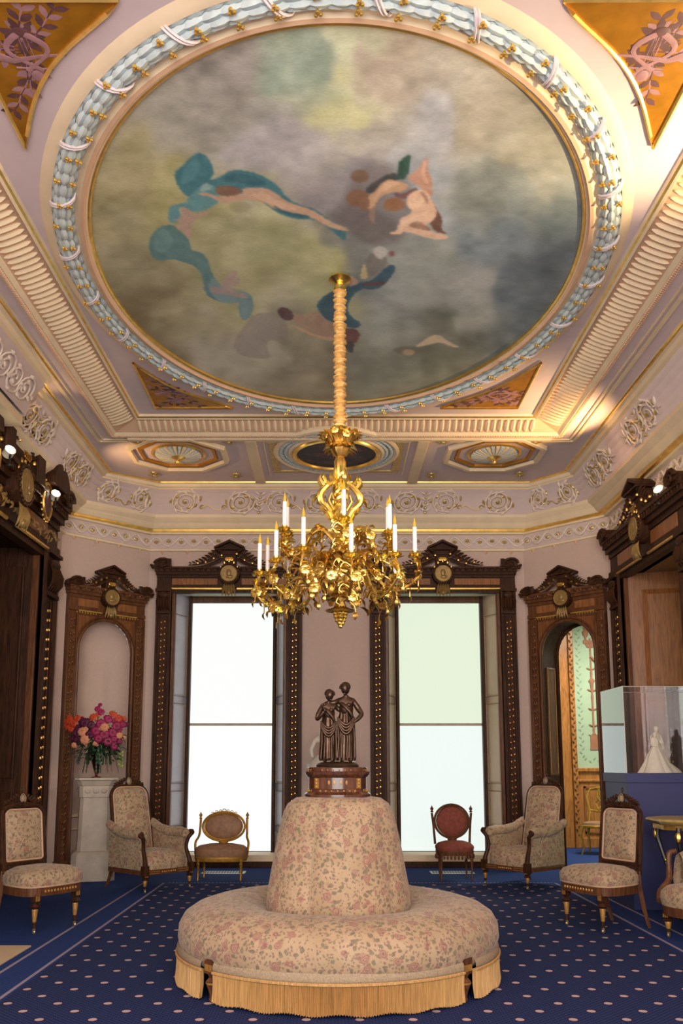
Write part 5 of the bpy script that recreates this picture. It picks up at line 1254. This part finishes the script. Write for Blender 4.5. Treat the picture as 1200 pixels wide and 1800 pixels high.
fl('wine_bloom', 'wine', [(-.12, -.14, .33, .075), (-.2, -.12, .22, .08), (-.24, -.1, .16, .06), (-.06, -.14, .2, .06), (-.04, -.16, .31, .06), (.05, -.12, .24, .06), (-.14, -.1, .26, .06), (.27, -.02, .36, .05)])
fl('orange_bloom', 'orange', [(-.31, -.08, .36, .06), (-.26, -.1, .33, .055), (-.35, -.04, .31, .055), (-.22, -.1, .39, .05), (-.33, -.04, .40, .045), (-.03, -.12, .40, .055), (.25, -.06, .39, .055), (.2, -.08, .43, .045), (-.3, -.06, .27, .05)])
fl('peach_rose', 'peach', [(-.13, -.2, .23, .062), (-.09, -.22, .14, .066), (.13, -.22, .28, .06), (.28, -.12, .19, .045), (-.24, -.12, .08, .04), (.02, -.2, .1, .035)])

# ------------------------------------------------------------------ round ottoman
OC = (.03, 5.80)
t = thing('round_ottoman', 'large round fringed ottoman in floral brocade with tall central back', 'ottoman', (OC[0], OC[1], 0))
notch = [math.radians(a) for a in (-137, -43, 48, 132)]
m = M(); prof = [(.955, .17), (.985, .20), (1.0, .26), (.995, .33), (.965, .385), (.90, .43), (.82, .455), (.70, .46), (.58, .445), (.48, .415), (.42, .38)]
fn = lambda a, z: 1 + .006*math.sin(5*a+1) - .012*math.exp(-((z-.44)/.03)**2)*abs(math.sin(3*a))
rs = []
for r, z in prof:
    ring = []
    for k in range(120):
        a = 2*PI*k/120; zz = z
        for n_ in notch:
            da = abs((a-n_+PI) % (2*PI)-PI)
            if z < .21 and da < .06: zz = z + .035
        q = fn(a, z); ring.append((r*q*math.cos(a), r*q*math.sin(a), zz))
    rs.append(ring)
m.rings(rs); m.build('seat', 'brocade', t, ang=80)
# central back: six padded gores
m = M(); cp = [(.44, .36), (.462, .42), (.458, .50), (.44, .60), (.418, .72), (.395, .84), (.375, .93), (.355, 1.0), (.33, 1.05), (.28, 1.085), (.2, 1.097), (.1, 1.10)]
gn = 5; GA = math.radians(-113)
def gore(a, z): s_ = abs(math.sin(gn/2*(a-GA))); return 1 - .09*(1-s_**.38)
m.lathe(cp, seg=128, fn=gore); m.build('central_back', 'brocade', t, ang=80)
for k in range(gn):
    m = M(); md2 = M(); a = GA + 2*PI*k/gn
    P_ = [((r*.925)*math.cos(a), (r*.925)*math.sin(a), z) for r, z in cp[1:-2]]; m.tube([(x*1.0, y*1.0, z) for x, y, z in P_], .007, 5)
    for (x, y, z), (x2, y2, z2) in zip(P_[:-1], P_[1:]):
        for q in range(6):
            p = lerp((x, y, z), (x2, y2, z2), q/6)
            for s2 in (-1, 1): md2.ell((p[0]*1.01 - s2*.017*math.sin(a), p[1]*1.01 + s2*.017*math.cos(a), p[2]), .0038, 5, 3)
    sp_ = m.build('seam_piping', 'braid', t); md2.build('stitching', 'walnut', sp_)
# braid and fringe
def band(prof, mats, name, ridged=0, seg=1300, dz=.0):
    m = M()
    gaps = [(-137, 3.2), (-43, 3.2), (48, 3.2), (132, 3.2)]
    segs = [(-133.8, -46.2), (-39.8, 44.8), (51.2, 128.8), (135.2, 219.8)]
    for a0, a1 in segs:
        n = int((a1-a0)/360*seg); rs = []
        for r, z in prof:
            ring = []
            for k in range(n+1):
                a = math.radians(a0+(a1-a0)*k/n); rr = r + (ridged*(k % 2) if ridged else 0)
                zz = z
                if z < .03: zz = z + .006*math.sin(a*23) + .004*(k % 3)
                ring.append((rr*math.cos(a), rr*math.sin(a), zz))
            rs.append(ring)
        m.rings(rs, False, False)
        for e in (a0, a1):
            a = math.radians(e); 
    return m.build(name, mats, t, ang=20 if ridged else 60)
band([(.975, .215), (.99, .222), (.998, .205), (1.0, .185), (.995, .172), (.97, .165)], 'braid', 'braid', 0, 360)
band([(.985, .172), (.992, .165), (.988, .12), (.99, .06), (.995, .012), (.985, .012), (.975, .08), (.975, .17)], 'fringe', 'fringe', .011)
m = M()
for a0, a1 in ((-133.8, -46.2), (-39.8, 44.8), (51.2, 128.8), (135.2, 219.8)):
    m.tube([(1.0*math.cos(math.radians(a0+(a1-a0)*k/60)), 1.0*math.sin(math.radians(a0+(a1-a0)*k/60)), .167) for k in range(61)], .009, 6)
m.build('fringe_heading', 'fringe', t)
for n_ in notch:
    c, s_ = math.cos(n_), math.sin(n_); m = M(); m.T = Matrix.Translation((.955*c, .955*s_, 0)) @ Matrix.Rotation(n_+PI/2, 4, 'Z')
    m.mat(0).box(-.04, .04, -.03, .03, .15, .235); m.mat(1)
    for k in range(-2, 3): m.box(k*.014-.004, k*.014+.004, -.034, -.03, .165, .2)
    m.mat(0).lathe([(.014, .0), (.02, .01), (.015, .03), (.022, .06), (.034, .09), (.038, .11), (.02, .13), (.03, .15)], seg=12); m.mat(1).lathe([(.037, .095), (.039, .105)], seg=12)
    m.build('leg', ['walnut2', 'inlaygold'], t)
m = M(); m.lathe([(.86, .1), (.86, .19)], seg=48); m.build('seat_frame', 'walnut', t)
# plinth crowning the back
p = M(); p.mat(0)
def gon(r, n=16, fl=1.0): return [(r*math.cos(2*PI*(k+.5)/n), r*math.sin(2*PI*(k+.5)/n)) for k in range(n)]
def breakfront(r):
    out = []
    for k in range(48):
        a = 2*PI*k/48; q = 1 + (.055 if abs((math.degrees(a) - 45) % 90 - 0) < 12 or abs((math.degrees(a)-45) % 90 - 90) < 12 else 0); out.append((r*q*math.cos(a), r*q*math.sin(a)))
    return out
p.rings([[(x, y, z) for x, y in breakfront(r*.955)] for r, z in ((.225, 1.095), (.225, 1.11), (.205, 1.125), (.20, 1.14), (.195, 1.145), (.195, 1.215), (.205, 1.22), (.22, 1.235), (.222, 1.25), (.2, 1.255), (.2, 1.275), (.195, 1.28), (.0, 1.28))])
p.build('plinth', 'crownwood', t, ang=30)
p = M()
for k in range(32):
    a = 2*PI*k/32; p.ell((.196*math.cos(a), .196*math.sin(a), 1.132), (.008, .008, .007), 6, 4); p.ell((.191*math.cos(a+.05), .191*math.sin(a+.05), 1.262), (.006, .006, .005), 6, 4)
p.build('inlay_beads', 'inlaygold', t)
for a in (-PI/2-.72, -PI/2+.72, PI/2-.72, PI/2+.72):
    p = M(); p.T = Matrix.Rotation(a+PI/2, 4, 'Z')
    p.box(-.014, .014, -.205, -.19, 1.148, 1.212)
    for z in (1.16, 1.18, 1.2): p.ell((0, -.206, z), (.008, .004, .008), 6, 4)
    p.build('inlay_panel', 'inlaygold', t)
p = M()
for da in (-.3, -.12, .12, .3): a = -PI/2+da; p.leaf((.189*math.cos(a), .189*math.sin(a), 1.17), (0, 0, 1), (math.cos(a), math.sin(a), 0), .03, .014, .0, .1)
p.build('inlay_leaves', 'inlaygold', t)

# bronze group
t = thing('bronze_statue', 'dark bronze statue of two draped women standing close on the ottoman plinth', 'statue', (OC[0], OC[1], 1.281))
m = M(); m.lathe([(.135, 0), (.14, .01), (.13, .022), (.11, .03), (.05, .035), (0, .036)], seg=32, sy=.8, fn=lambda a, z: 1+.03*math.sin(5*a)); m.build('base', 'bronze', t)
def woman(ox, oy, H, lean, arms, head, turn):
    k = H/.50
    P_ = lambda x, y, z: (ox + x*k + lean*z, oy + y*k, .03 + z*k)
    N = [(P_(0, 0, .255), (.040*k, .032*k)), (P_(0, -.002, .31), (.030*k, .025*k)), (P_(0, -.004, .365), (.040*k, .030*k)), (P_(0, 0, .405), (.034*k, .022*k)), (P_(0, -.003, .428), .0135*k), (P_(0, -.006, .443), .0135*k),
         (P_(-.045, 0, .40), .017*k), (P_(.045, 0, .40), .017*k), (P_(-.024, .0, .22), .030*k), (P_(-.026, -.004, .12), .022*k), (P_(-.026, .0, .02), .014*k), (P_(-.026, -.03, .008), .012*k), (P_(.024, 0, .22), .030*k), (P_(.028, -.014, .13), .022*k), (P_(.026, .0, .02), .014*k), (P_(.03, -.03, .008), .012*k)]
    E = [(0, 1), (1, 2), (2, 3), (3, 4), (4, 5), (3, 6), (3, 7), (0, 8), (8, 9), (9, 10), (10, 11), (0, 12), (12, 13), (13, 14), (14, 15)]
    N = [(p_, (r_[0]*1.15, r_[1]*1.2) if isinstance(r_, tuple) else r_*1.2) for p_, r_ in N]
    for side, pts in arms.items():
        prev = 6 if side < 0 else 7
        for j, (x, y, z, r) in enumerate(pts): N.append((P_(x, y, z), r*k*1.3)); E.append((prev, len(N)-1)); prev = len(N)-1
    skin('figure', N, E, 'bronze', t)
    hx, hy, hz = P_(head[0], -.008, .478)
    m = M(); T_ = Euler((.15, head[0]*4, turn)).to_matrix(); m.ell((hx, hy, hz), (.029*k, .033*k, .039*k), 16, 12, T=T_)
    def hp(x, y, z): v = T_ @ Vector((x*k, y*k, z*k)); return (hx+v.x, hy+v.y, hz+v.z)
    m.ell(hp(0, -.031, -.004), (.0045*k, .007*k, .009*k), 8, 6); m.ell(hp(0, -.026, -.018), (.009*k, .005*k, .003*k), 8, 4); m.ell(hp(0, -.024, -.03), (.01*k, .008*k, .007*k), 8, 6)
    for s2 in (-1, 1): m.ell(hp(s2*.010, -.0265, .004), (.005*k, .004*k, .003*k), 8, 4); m.ell(hp(s2*.026, .0, -.004), (.004*k, .007*k, .009*k), 6, 5)
    m.build('head', 'bronze', t)
    m = M(); m.ell(hp(0, .008, .012), (.034*k, .034*k, .033*k), 14, 10); m.ell(hp(0, .036, .004), (.018*k, .018*k, .018*k), 10, 8)
    for q in range(9): a = PI*q/8; m.ell(hp(.029*math.cos(a), -.014, .008+.024*math.sin(a)), .0085*k, 8, 6)
    m.build('hair', 'bronze', t)
    m = M()   # skirt with folds
    ff = lambda a, z: 1 + .08*math.sin(5*a+ox*40) + .07*math.sin(11*a+ox*90) * max(.12, 1 - z/.3) + .05*math.sin(13*a+1.3)
    m.lathe([(.060*k, .01), (.064*k, .03*k), (.058*k, .12*k), (.056*k, .2*k), (.054*k, .25*k), (.048*k, .29*k), (.042*k, .315*k), (.044*k, .35*k), (.04*k, .375*k)], P_(0, .003, 0), 56, 1.0, .82, ff)
    m.build('skirt', 'bronze', t, ang=80)
    m = M()
    for j in range(4):   # swags over the hips
        m.tube([P_(-.055+.11*q/8, -.045-.008*math.sin(PI*q/8), .29-.012*j-.05*math.sin(PI*q/8)*(1+.15*j)) for q in range(9)], [.006*k, .009*k] + [.011*k]*5 + [.009*k, .006*k], 7)
    for j in (0, 1, 3, 4, 6):
        x = -.048+.016*j+.004*(j % 2); m.tube([P_(x, -.042, .25), P_(x*1.05+.004, -.05, .15), P_(x*1.15, -.052, .03)], [.005*k, .008*k, .009*k], 6)
    m.tube([P_(-.045, .0, .405), P_(-.02, -.034, .37), P_(.02, -.04, .33), P_(.04, -.03, .30)], [.012*k]*4, 6); m.ell(P_(.0, -.012, .345), (.04*k, .03*k, .045*k), 12, 8)
    for s2 in (-1, 1): m.ell(P_(s2*.018, -.03, .37), (.016*k, .014*k, .016*k), 10, 8)
    m.build('drapery', 'bronze', t, ang=80)
def hand(x, y, z, d):
    m = M(); d = Vector(d).normalized(); m.ell((x, y, z), (.008, .006, .010), 8, 6); u = d.orthogonal().normalized(); 
    for j in range(4): b = Vector((x, y, z)) + u*(j-1.5)*.0042; m.tube([b, b+d*.010, b+d*.017+Vector((0, .003, -.004))], [.0024, .0022, .0016], 5)
    b = Vector((x, y, z)) - u*.008; m.tube([b, b+d*.006-u*.004, b+d*.012-u*.002], [.0028, .0024, .0018], 5); m.build('hand', 'bronze', t)
woman(-.058, .0, .455, .0, {-1: [(-.075, -.02, .34, .015), (-.085, -.03, .30, .014), (-.05, -.055, .335, .011), (-.03, -.06, .365, .009)], 1: [(.07, .01, .38, .015), (.10, .0, .36, .013), (.12, -.02, .34, .010)]}, (.006,), .5)
woman(.055, .0, .50, .0, {-1: [(-.075, .01, .385, .015), (-.12, .0, .385, .012), (-.15, -.02, .37, .010)], 1: [(.08, .005, .35, .016), (.105, -.015, .31, .014), (.075, -.035, .275, .011), (.05, -.045, .26, .009)]}, (-.004,), -.35)
hand(-.083, -.06, .365, (.3, -.2, .9)); hand(.112, -.046, .29, (-.9, -.2, 0)); hand(-.1, -.025, .40, (-.5, -.5, -.6)); hand(.055, -.02, .345, (.3, -.6, -.6))

# white marble sculpture behind, on a pillar between the windows
t = thing('marble_sculpture', 'white marble draped sculpture half hidden behind the bronze statue', 'sculpture', (-.02, 11.0, 1.25))
m = M(); m.lathe([(.0, .0), (.30, .0), (.30, .05), (.28, .06), (.22, .12), (.12, .2), (.06, .27), (0, .28)], seg=28, sy=.6, fn=lambda a, z: 1+.05*math.sin(7*a)); m.build('drapery', 'marble', t)
skin('figure', [((.06, 0, .2), .07), ((-.02, 0, .28), .075), ((-.10, 0, .36), .06), ((-.13, -.02, .42), .03), ((-.13, -.03, .46), .045), ((-.12, -.03, .50), .03), ((-.2, -.04, .34), .035), ((-.25, -.06, .22), .028), ((-.23, -.08, .12), .02), ((.16, -.02, .16), .06), ((.25, -.04, .14), .045), ((.28, -.05, .05), .03)], [(0, 1), (1, 2), (2, 3), (3, 4), (4, 5), (2, 6), (6, 7), (7, 8), (0, 9), (9, 10), (10, 11)], 'marble', t)
o = M().lathe([(.22, 0), (.22, .1), (.17, .14), (.15, .3), (.15, 1.05), (.18, 1.15), (.24, 1.2), (.24, 1.249), (0, 1.249)], seg=24).build('marble_column', 'marble', loc=(-.02, 11.0, 0)); tag(o, 'marble column hidden behind the ottoman, carrying the white sculpture', 'pedestal')

# ------------------------------------------------------------------ floor vents, hearth, mantel
def vent(x, y, label):
    t = thing('floor_vent', label, 'floor vent', (x, y, 0)); m = M(); m.box(-.26, .26, -.12, .12, 0, .006); m.build('frame', 'metal', t, smooth=False)
    m = M()
    for k in range(14): m.box(-.235+k*.034, -.235+k*.034+.022, -.085, .085, .006, .008)
    m.build('slot', 'dark', t, smooth=False)
vent(-1.32, 11.02, 'white metal floor vent in the blue carpet behind the gilt oval-back chair'); vent(1.44, 11.02, 'white metal floor vent in the blue carpet behind the red round-back chair')
o = M().box(-3.2, -2.17, 4.6, 6.63, 0, .012).build('hearth_slab', 'sand', smooth=False, bevel=.003); tag(o, 'beige stone hearth slab at the lower left edge', 'hearth')
t = thing('mantelpiece', 'white marble mantelpiece, only its shelf end showing at the left edge', 'mantelpiece', (XL, 6.0, 0))
m = M(); m.box(0, .80, -.75, .78, 1.22, 1.26); m.box(0, .83, -.8, .83, 1.26, 1.30); m.build('shelf', 'marble', t, bevel=.006)
for y in (-.68, .5): m = M(); m.box(0, .62, y, y+.2, 0, 1.22); m.build('jamb', 'marble', t, bevel=.01)
m = M(); m.box(0, .6, -.5, .5, .95, 1.22); m.build('lintel', 'marble', t)
struct(M().box(XL, XL+.16, YN, 6.9, 0, 4.5).build('wall_chimney', 'wall', smooth=False))

# gilt chair in the next room
t = thing('gilt_side_chair', 'gold painted side chair standing in the next room beyond the archway', 'chair', (3.86, 13.25, 0), -.55)
m = M(); m.lathe([(.0, .40), (.18, .40), (.2, .42), (.19, .45), (.1, .47), (0, .47)], seg=24); m.build('seat', 'bronzevelvet', t)
m = M(); m.tube([(.2*math.cos(k*PI/12), .2*math.sin(k*PI/12), .40) for k in range(24)], .02, 6, closed=True); m.build('seat_rail', 'giltwood', t)
for x, y in ((-.15, -.14), (.15, -.14), (-.14, .15), (.14, .15)): m = M(); m.tube([(x, y, .4), (x*1.2, y*1.2, .28), (x*.98, y*.98, .1), (x*1.15, y*1.15, 0)], [.02, .02, .012, .014], 6); m.build('leg', 'giltwood', t)
m = M(); m.tube([(-.15, .16, .42), (-.13, .19, .6), (-.18, .22, .82), (-.13, .24, .93), (0, .25, .95), (.13, .24, .93), (.18, .22, .82), (.13, .19, .6), (.15, .16, .42)], .016, 8)
m.tube([(-.13, .19, .62), (0, .19, .60), (.13, .19, .62)], .014, 6); m.tube([(0, .19, .62), (.05, .21, .72), (-.03, .22, .82), (0, .24, .94)], .016, 6); m.tube([(0, .19, .62), (-.05, .21, .72), (.03, .22, .82), (0, .24, .94)], .012, 6); m.build('backrest', 'giltwood', t)

# ------------------------------------------------------------------ chandelier
CC = Vector((.055, 6.47, 0))
t = thing('chandelier', 'large gilt bronze chandelier with flowered arms and white electric candles', 'chandelier', (CC.x, CC.y, 0))
m = M(); m.lathe([(.0, 5.118), (.045, 5.118), (.085, 5.10), (.09, 5.085), (.06, 5.07), (.03, 5.05), (.035, 5.035), (.05, 5.02), (.05, 5.0), (.04, 4.99)], seg=24); m.build('ceiling_cup', 'brass', t)
m = M(); rs = []; n = 170; rnd = random.Random(6)
for k in range(n):
    z = 4.99 - k*(4.99-3.86)/(n-1); r = .040 + .011*math.sin(k*1.25+math.sin(k*.4)*1.2) + rnd.uniform(-.003, .003) + .012*max(0, (z*-1+3.98))*4
    rs.append([(r*(1+.12*math.sin(2*a_+k*.6))*math.cos(a_), r*(1+.12*math.sin(2*a_+k*.6))*math.sin(a_), z) for a_ in [2*PI*j/14 for j in range(14)]])
m.rings(rs); m.build('gathered_silk_sleeve', 'cord', t)
# crown
m = M(); m.lathe([(.05, 3.86), (.07, 3.83), (.09, 3.80), (.1, 3.77), (.075, 3.73), (.05, 3.70), (.075, 3.68), (.06, 3.65), (.03, 3.62), (.045, 3.58), (.04, 3.5), (.03, 3.42)], seg=24, fn=lambda a, z: 1+.08*math.sin(8*a))
for k in range(16):
    a = 2*PI*k/16; c, s_ = math.cos(a), math.sin(a)
    m.leaf((.07*c, .07*s_, 3.73), (c*1.0, s_*1.0, .9), (0, 0, -1), .13, .07, -.4, .3); m.leaf((.06*c, .06*s_, 3.70), (c*1.0, s_*1.0, -.3), (0, 0, 1), .08, .05, .3, .3)
m.build('crown', 'brassd', t)
for k in range(9): a = 2*PI*k/9+.2; c, s_ = math.cos(a), math.sin(a); M().rose((.13*c, .13*s_, 3.78+.015*(-1)**k), (c, s_, .1), .035).build('flower', 'brass', t)
# upper scroll stem
m = M(); m.lathe([(.03, 3.45), (.05, 3.40), (.035, 3.36), (.03, 3.30), (.045, 3.2), (.05, 3.12), (.07, 3.08), (.05, 3.04), (.055, 2.95), (.085, 2.88), (.10, 2.80), (.09, 2.72), (.06, 2.66), (.07, 2.62), (.05, 2.55), (.03, 2.5), (.045, 2.46), (.03, 2.40), (.01, 2.36)], seg=24, fn=lambda a, z: 1+.07*math.sin(6*a))
m.build('stem', 'brass', t)
m = M()
for k in range(4):
    a = PI*k/2+.25; c, s_ = math.cos(a), math.sin(a); f = lambda r, z: (r*c, r*s_, z)
    m.stube([f(.03, 3.55), f(.045, 3.48), f(.06, 3.42), f(.11, 3.38), (.155*c, .155*s_, 3.32), f(.15, 3.26), f(.10, 3.21), f(.07, 3.16), f(.06, 3.1)], [.014, .018, .02, .024, .028, .026, .022, .018, .012], 8)
    m.stube([f(.11, 3.37), f(.14, 3.40), f(.16, 3.44), f(.15, 3.47)], [.02, .018, .014, .005], 6)
    for j, (r, z) in enumerate(((.08, 3.41), (.12, 3.37), (.155, 3.31), (.14, 3.25), (.1, 3.2), (.07, 3.5))): m.leaf(f(r, z), (c*(.6 if j < 3 else -.2), s_*(.6 if j < 3 else -.2), .8 if j < 2 else -.7), (c, s_, 0), .1, .05, .3, .4)
    m.tube([f(.05, 3.2+.0), f(.09, 3.27), f(.07, 3.33), f(.05, 3.28)], .012, 6)
for k in range(3):
    m.tube([(.034*math.cos(k*2.094+q*.42), .034*math.sin(k*2.094+q*.42), 3.12+q*.011) for q in range(26)], .018, 6)
m.build('acanthus_scroll', 'brass', t)
# candles: (pixel-derived places) x, y offsets around the axis and base heights
def plc(px, pyb, dy):
    Y = CC.y + dy; D0 = FPX*math.cos(TILT); v = YP-pyb; b = (v*math.cos(TILT)+FPX*math.sin(TILT))/(D0 - v*math.sin(TILT)); a = (px-585)/(D0 - v*math.sin(TILT))
    return (a*Y - CC.x, dy, EYE + b*Y)
CAND = [plc(456, 1005, -.05), plc(470, 1006, .22), plc(485, 982, -.12), plc(500, 928, .0), plc(505, 936, .28), plc(533, 962, -.48), plc(604, 909, -.30), plc(617, 973, -.60),
        plc(685, 933, -.05), plc(681, 936, .28), plc(694, 972, -.42), plc(729, 973, .05), plc(507, 1010, .45), plc(694, 1010, .45)]
rnd = random.Random(21)
# arms proto geometry per candle
for i, (x, y, z) in enumerate(CAND):
    r = math.hypot(x, y); c, s_ = x/r, y/r; upper = z > 2.98
    zr = 2.95 if upper else 2.72
    am = M(); z0 = z-.03
    if upper: ctrl = [(.05, zr+.02), (.14, zr+.10), (.22, zr+.06), (r*.75, z0-.17), (r*.97, z0-.16), (r+.01, z0-.08), (r, z0)]
    else: ctrl = [(.06, zr+.05), (.16, zr+.10), (r*.45, zr-.02), (r*.68, z0-.26), (r*.90, z0-.22), (r+.03, z0-.12), (r, z0)]
    # smooth
    pts = []
    for j in range(len(ctrl)-1):
        p0 = ctrl[max(j-1, 0)]; p1 = ctrl[j]; p2 = ctrl[j+1]; p3 = ctrl[min(j+2, len(ctrl)-1)]
        for q in range(5):
            u = q/5; pt = [.5*((2*p1[d]) + (-p0[d]+p2[d])*u + (2*p0[d]-5*p1[d]+4*p2[d]-p3[d])*u*u + (-p0[d]+3*p1[d]-3*p2[d]+p3[d])*u**3) for d in (0, 1)]; pts.append(pt)
    pts.append(ctrl[-1]); P_ = [(q*c, q*s_, w_) for q, w_ in pts]
    am.tube(P_, [.016 - .006*k/len(P_) for k in range(len(P_))], 8)
    for k in range(3, len(P_)-3):
        p = Vector(P_[k]); d = Vector(P_[k+1])-p; sd = Vector((-s_, c, 0))*(-1)**k
        am.leaf(p, d.normalized()*.5 + sd*.9 + Vector((0, 0, rnd.uniform(-.5, .6))), (0, 0, 1), rnd.uniform(.07, .115), rnd.uniform(.035, .05), .35, .3)
        if k % 3 == 0: am.stube([p, p + sd*.05 + Vector((0, 0, .03)), p + sd*.08 + Vector((0, 0, -.01)), p + sd*.06 + Vector((0, 0, -.03))], [.008, .006, .005, .003], 6)
        if k % 4 == 1: am.stube([p, p - sd*.04 + Vector((0, 0, -.04)), p - sd*.05 + Vector((0, 0, -.09))], .004, 5); am.leaf(p - sd*.05 + Vector((0, 0, -.08)), (rnd.uniform(-.4, .4), rnd.uniform(-.4, .4), -1), (c, s_, 0), .06, .04)
    arm = am.build('arm', 'brassd' if i % 2 else 'brass', t)
    cm = M(); cm.lathe([(.008, -.07), (.016, -.055), (.01, -.04), (.022, -.03), (.034, -.018), (.05, -.006), (.046, .0), (.02, -.002), (.02, .02), (.0, .02)], (x, y, z), 16, fn=lambda a_, z_: 1+.1*math.sin(8*a_))
    for k in range(7): a = 2*PI*k/7; cm.leaf((x+.02*math.cos(a), y+.02*math.sin(a), z-.02), (math.cos(a), math.sin(a), -.1), (0, 0, 1), .045, .03, -.3, .3)
    cm.build('candle_cup', 'brass', arm)
    tp = M(); hh = .205 if upper or i > 6 else .215
    tp.lathe([(.0165, .01), (.0165, hh*.6), (.0155, hh), (.006, hh+.004)], (x, y, z), 14); tp.build('candle', 'candle', arm)
    tp = M(); tp.lathe([(.006, hh), (.0115, hh+.02), (.010, hh+.035), (.004, hh+.06), (.0005, hh+.078)], (x, y, z), 10); tp.build('flame_bulb', 'flame', arm)
    fm = M(); k = len(P_)*3//5
    for (kk, off) in ((k, .03), (k-7, -.035), (len(P_)-7, .03)):
        fm = M(); p = Vector(P_[kk]) + Vector((-s_, c, 0))*off + Vector((0, 0, .01)); fm.rose(p, Vector((c*.5 - s_*off*10, s_*.5 + c*off*10 - .6, .3)), rnd.uniform(.036, .05)); fm.build('flower', 'brass', arm)

# centre foliage and extra flowers
m = M(); mf = M()
for k in range(120):
    a = rnd.uniform(0, 2*PI); r = rnd.uniform(.05, .30); z = 2.78 + rnd.gauss(0, .10) - r*.1; c, s_ = math.cos(a), math.sin(a)
    m.leaf((r*c, r*s_, z), (c + rnd.uniform(-.5, .5), s_ + rnd.uniform(-.5, .5), rnd.uniform(-.9, .7)), (0, 0, 1), rnd.uniform(.07, .13), rnd.uniform(.03, .055), .35, .3)
for k in range(22):
    a = rnd.uniform(0, 2*PI); r = rnd.uniform(.12, .50); z = 2.70 + rnd.gauss(0, .05) - .02; c, s_ = math.cos(a), math.sin(a)
    m.tube([(.05*c, .05*s_, 2.8), (r*.5*c, r*.5*s_, z+.12), (r*c, r*s_, z)], [.01, .008, .006], 6); m.tube([(r*c, r*s_, z), (r*c+.03, r*s_, z-.06), (r*c+.02, r*s_, z-.1)], .004, 5)
    m.leaf((r*c, r*s_, z-.06), (rnd.uniform(-.5, .5), rnd.uniform(-.5, .5), -1), (c, s_, 0), .08, .05)
    mf.rose((r*c, r*s_, z), (c, s_-.4, rnd.uniform(-.3, .5)), rnd.uniform(.034, .055))
for k in range(12):
    a = 2*PI*k/12; c, s_ = math.cos(a), math.sin(a); m.leaf((.05*c, .05*s_, 2.56), (c, s_, -.5), (0, 0, 1), .11, .06, -.4, .3); m.leaf((.04*c, .04*s_, 2.46), (c, s_, -.6), (0, 0, 1), .09, .05, -.4, .3); mf.rose((.13*c, .13*s_, 2.62 + .02*(-1)**k), (c, s_, -.2), .036)
m.build('foliage', 'brassd', t); mf.build('flowers', 'brass', t)
m = M()
for lev, (n_, r, z) in enumerate(((6, .04, 2.43), (6, .045, 2.405), (5, .036, 2.38), (4, .026, 2.355), (3, .016, 2.332), (1, 0, 2.31))):
    for k in range(n_): a = 2*PI*k/n_+lev*.5; m.ell((r*math.cos(a), r*math.sin(a), z), .017, 8, 6)
m.build('grape_pendant', 'brass', t)
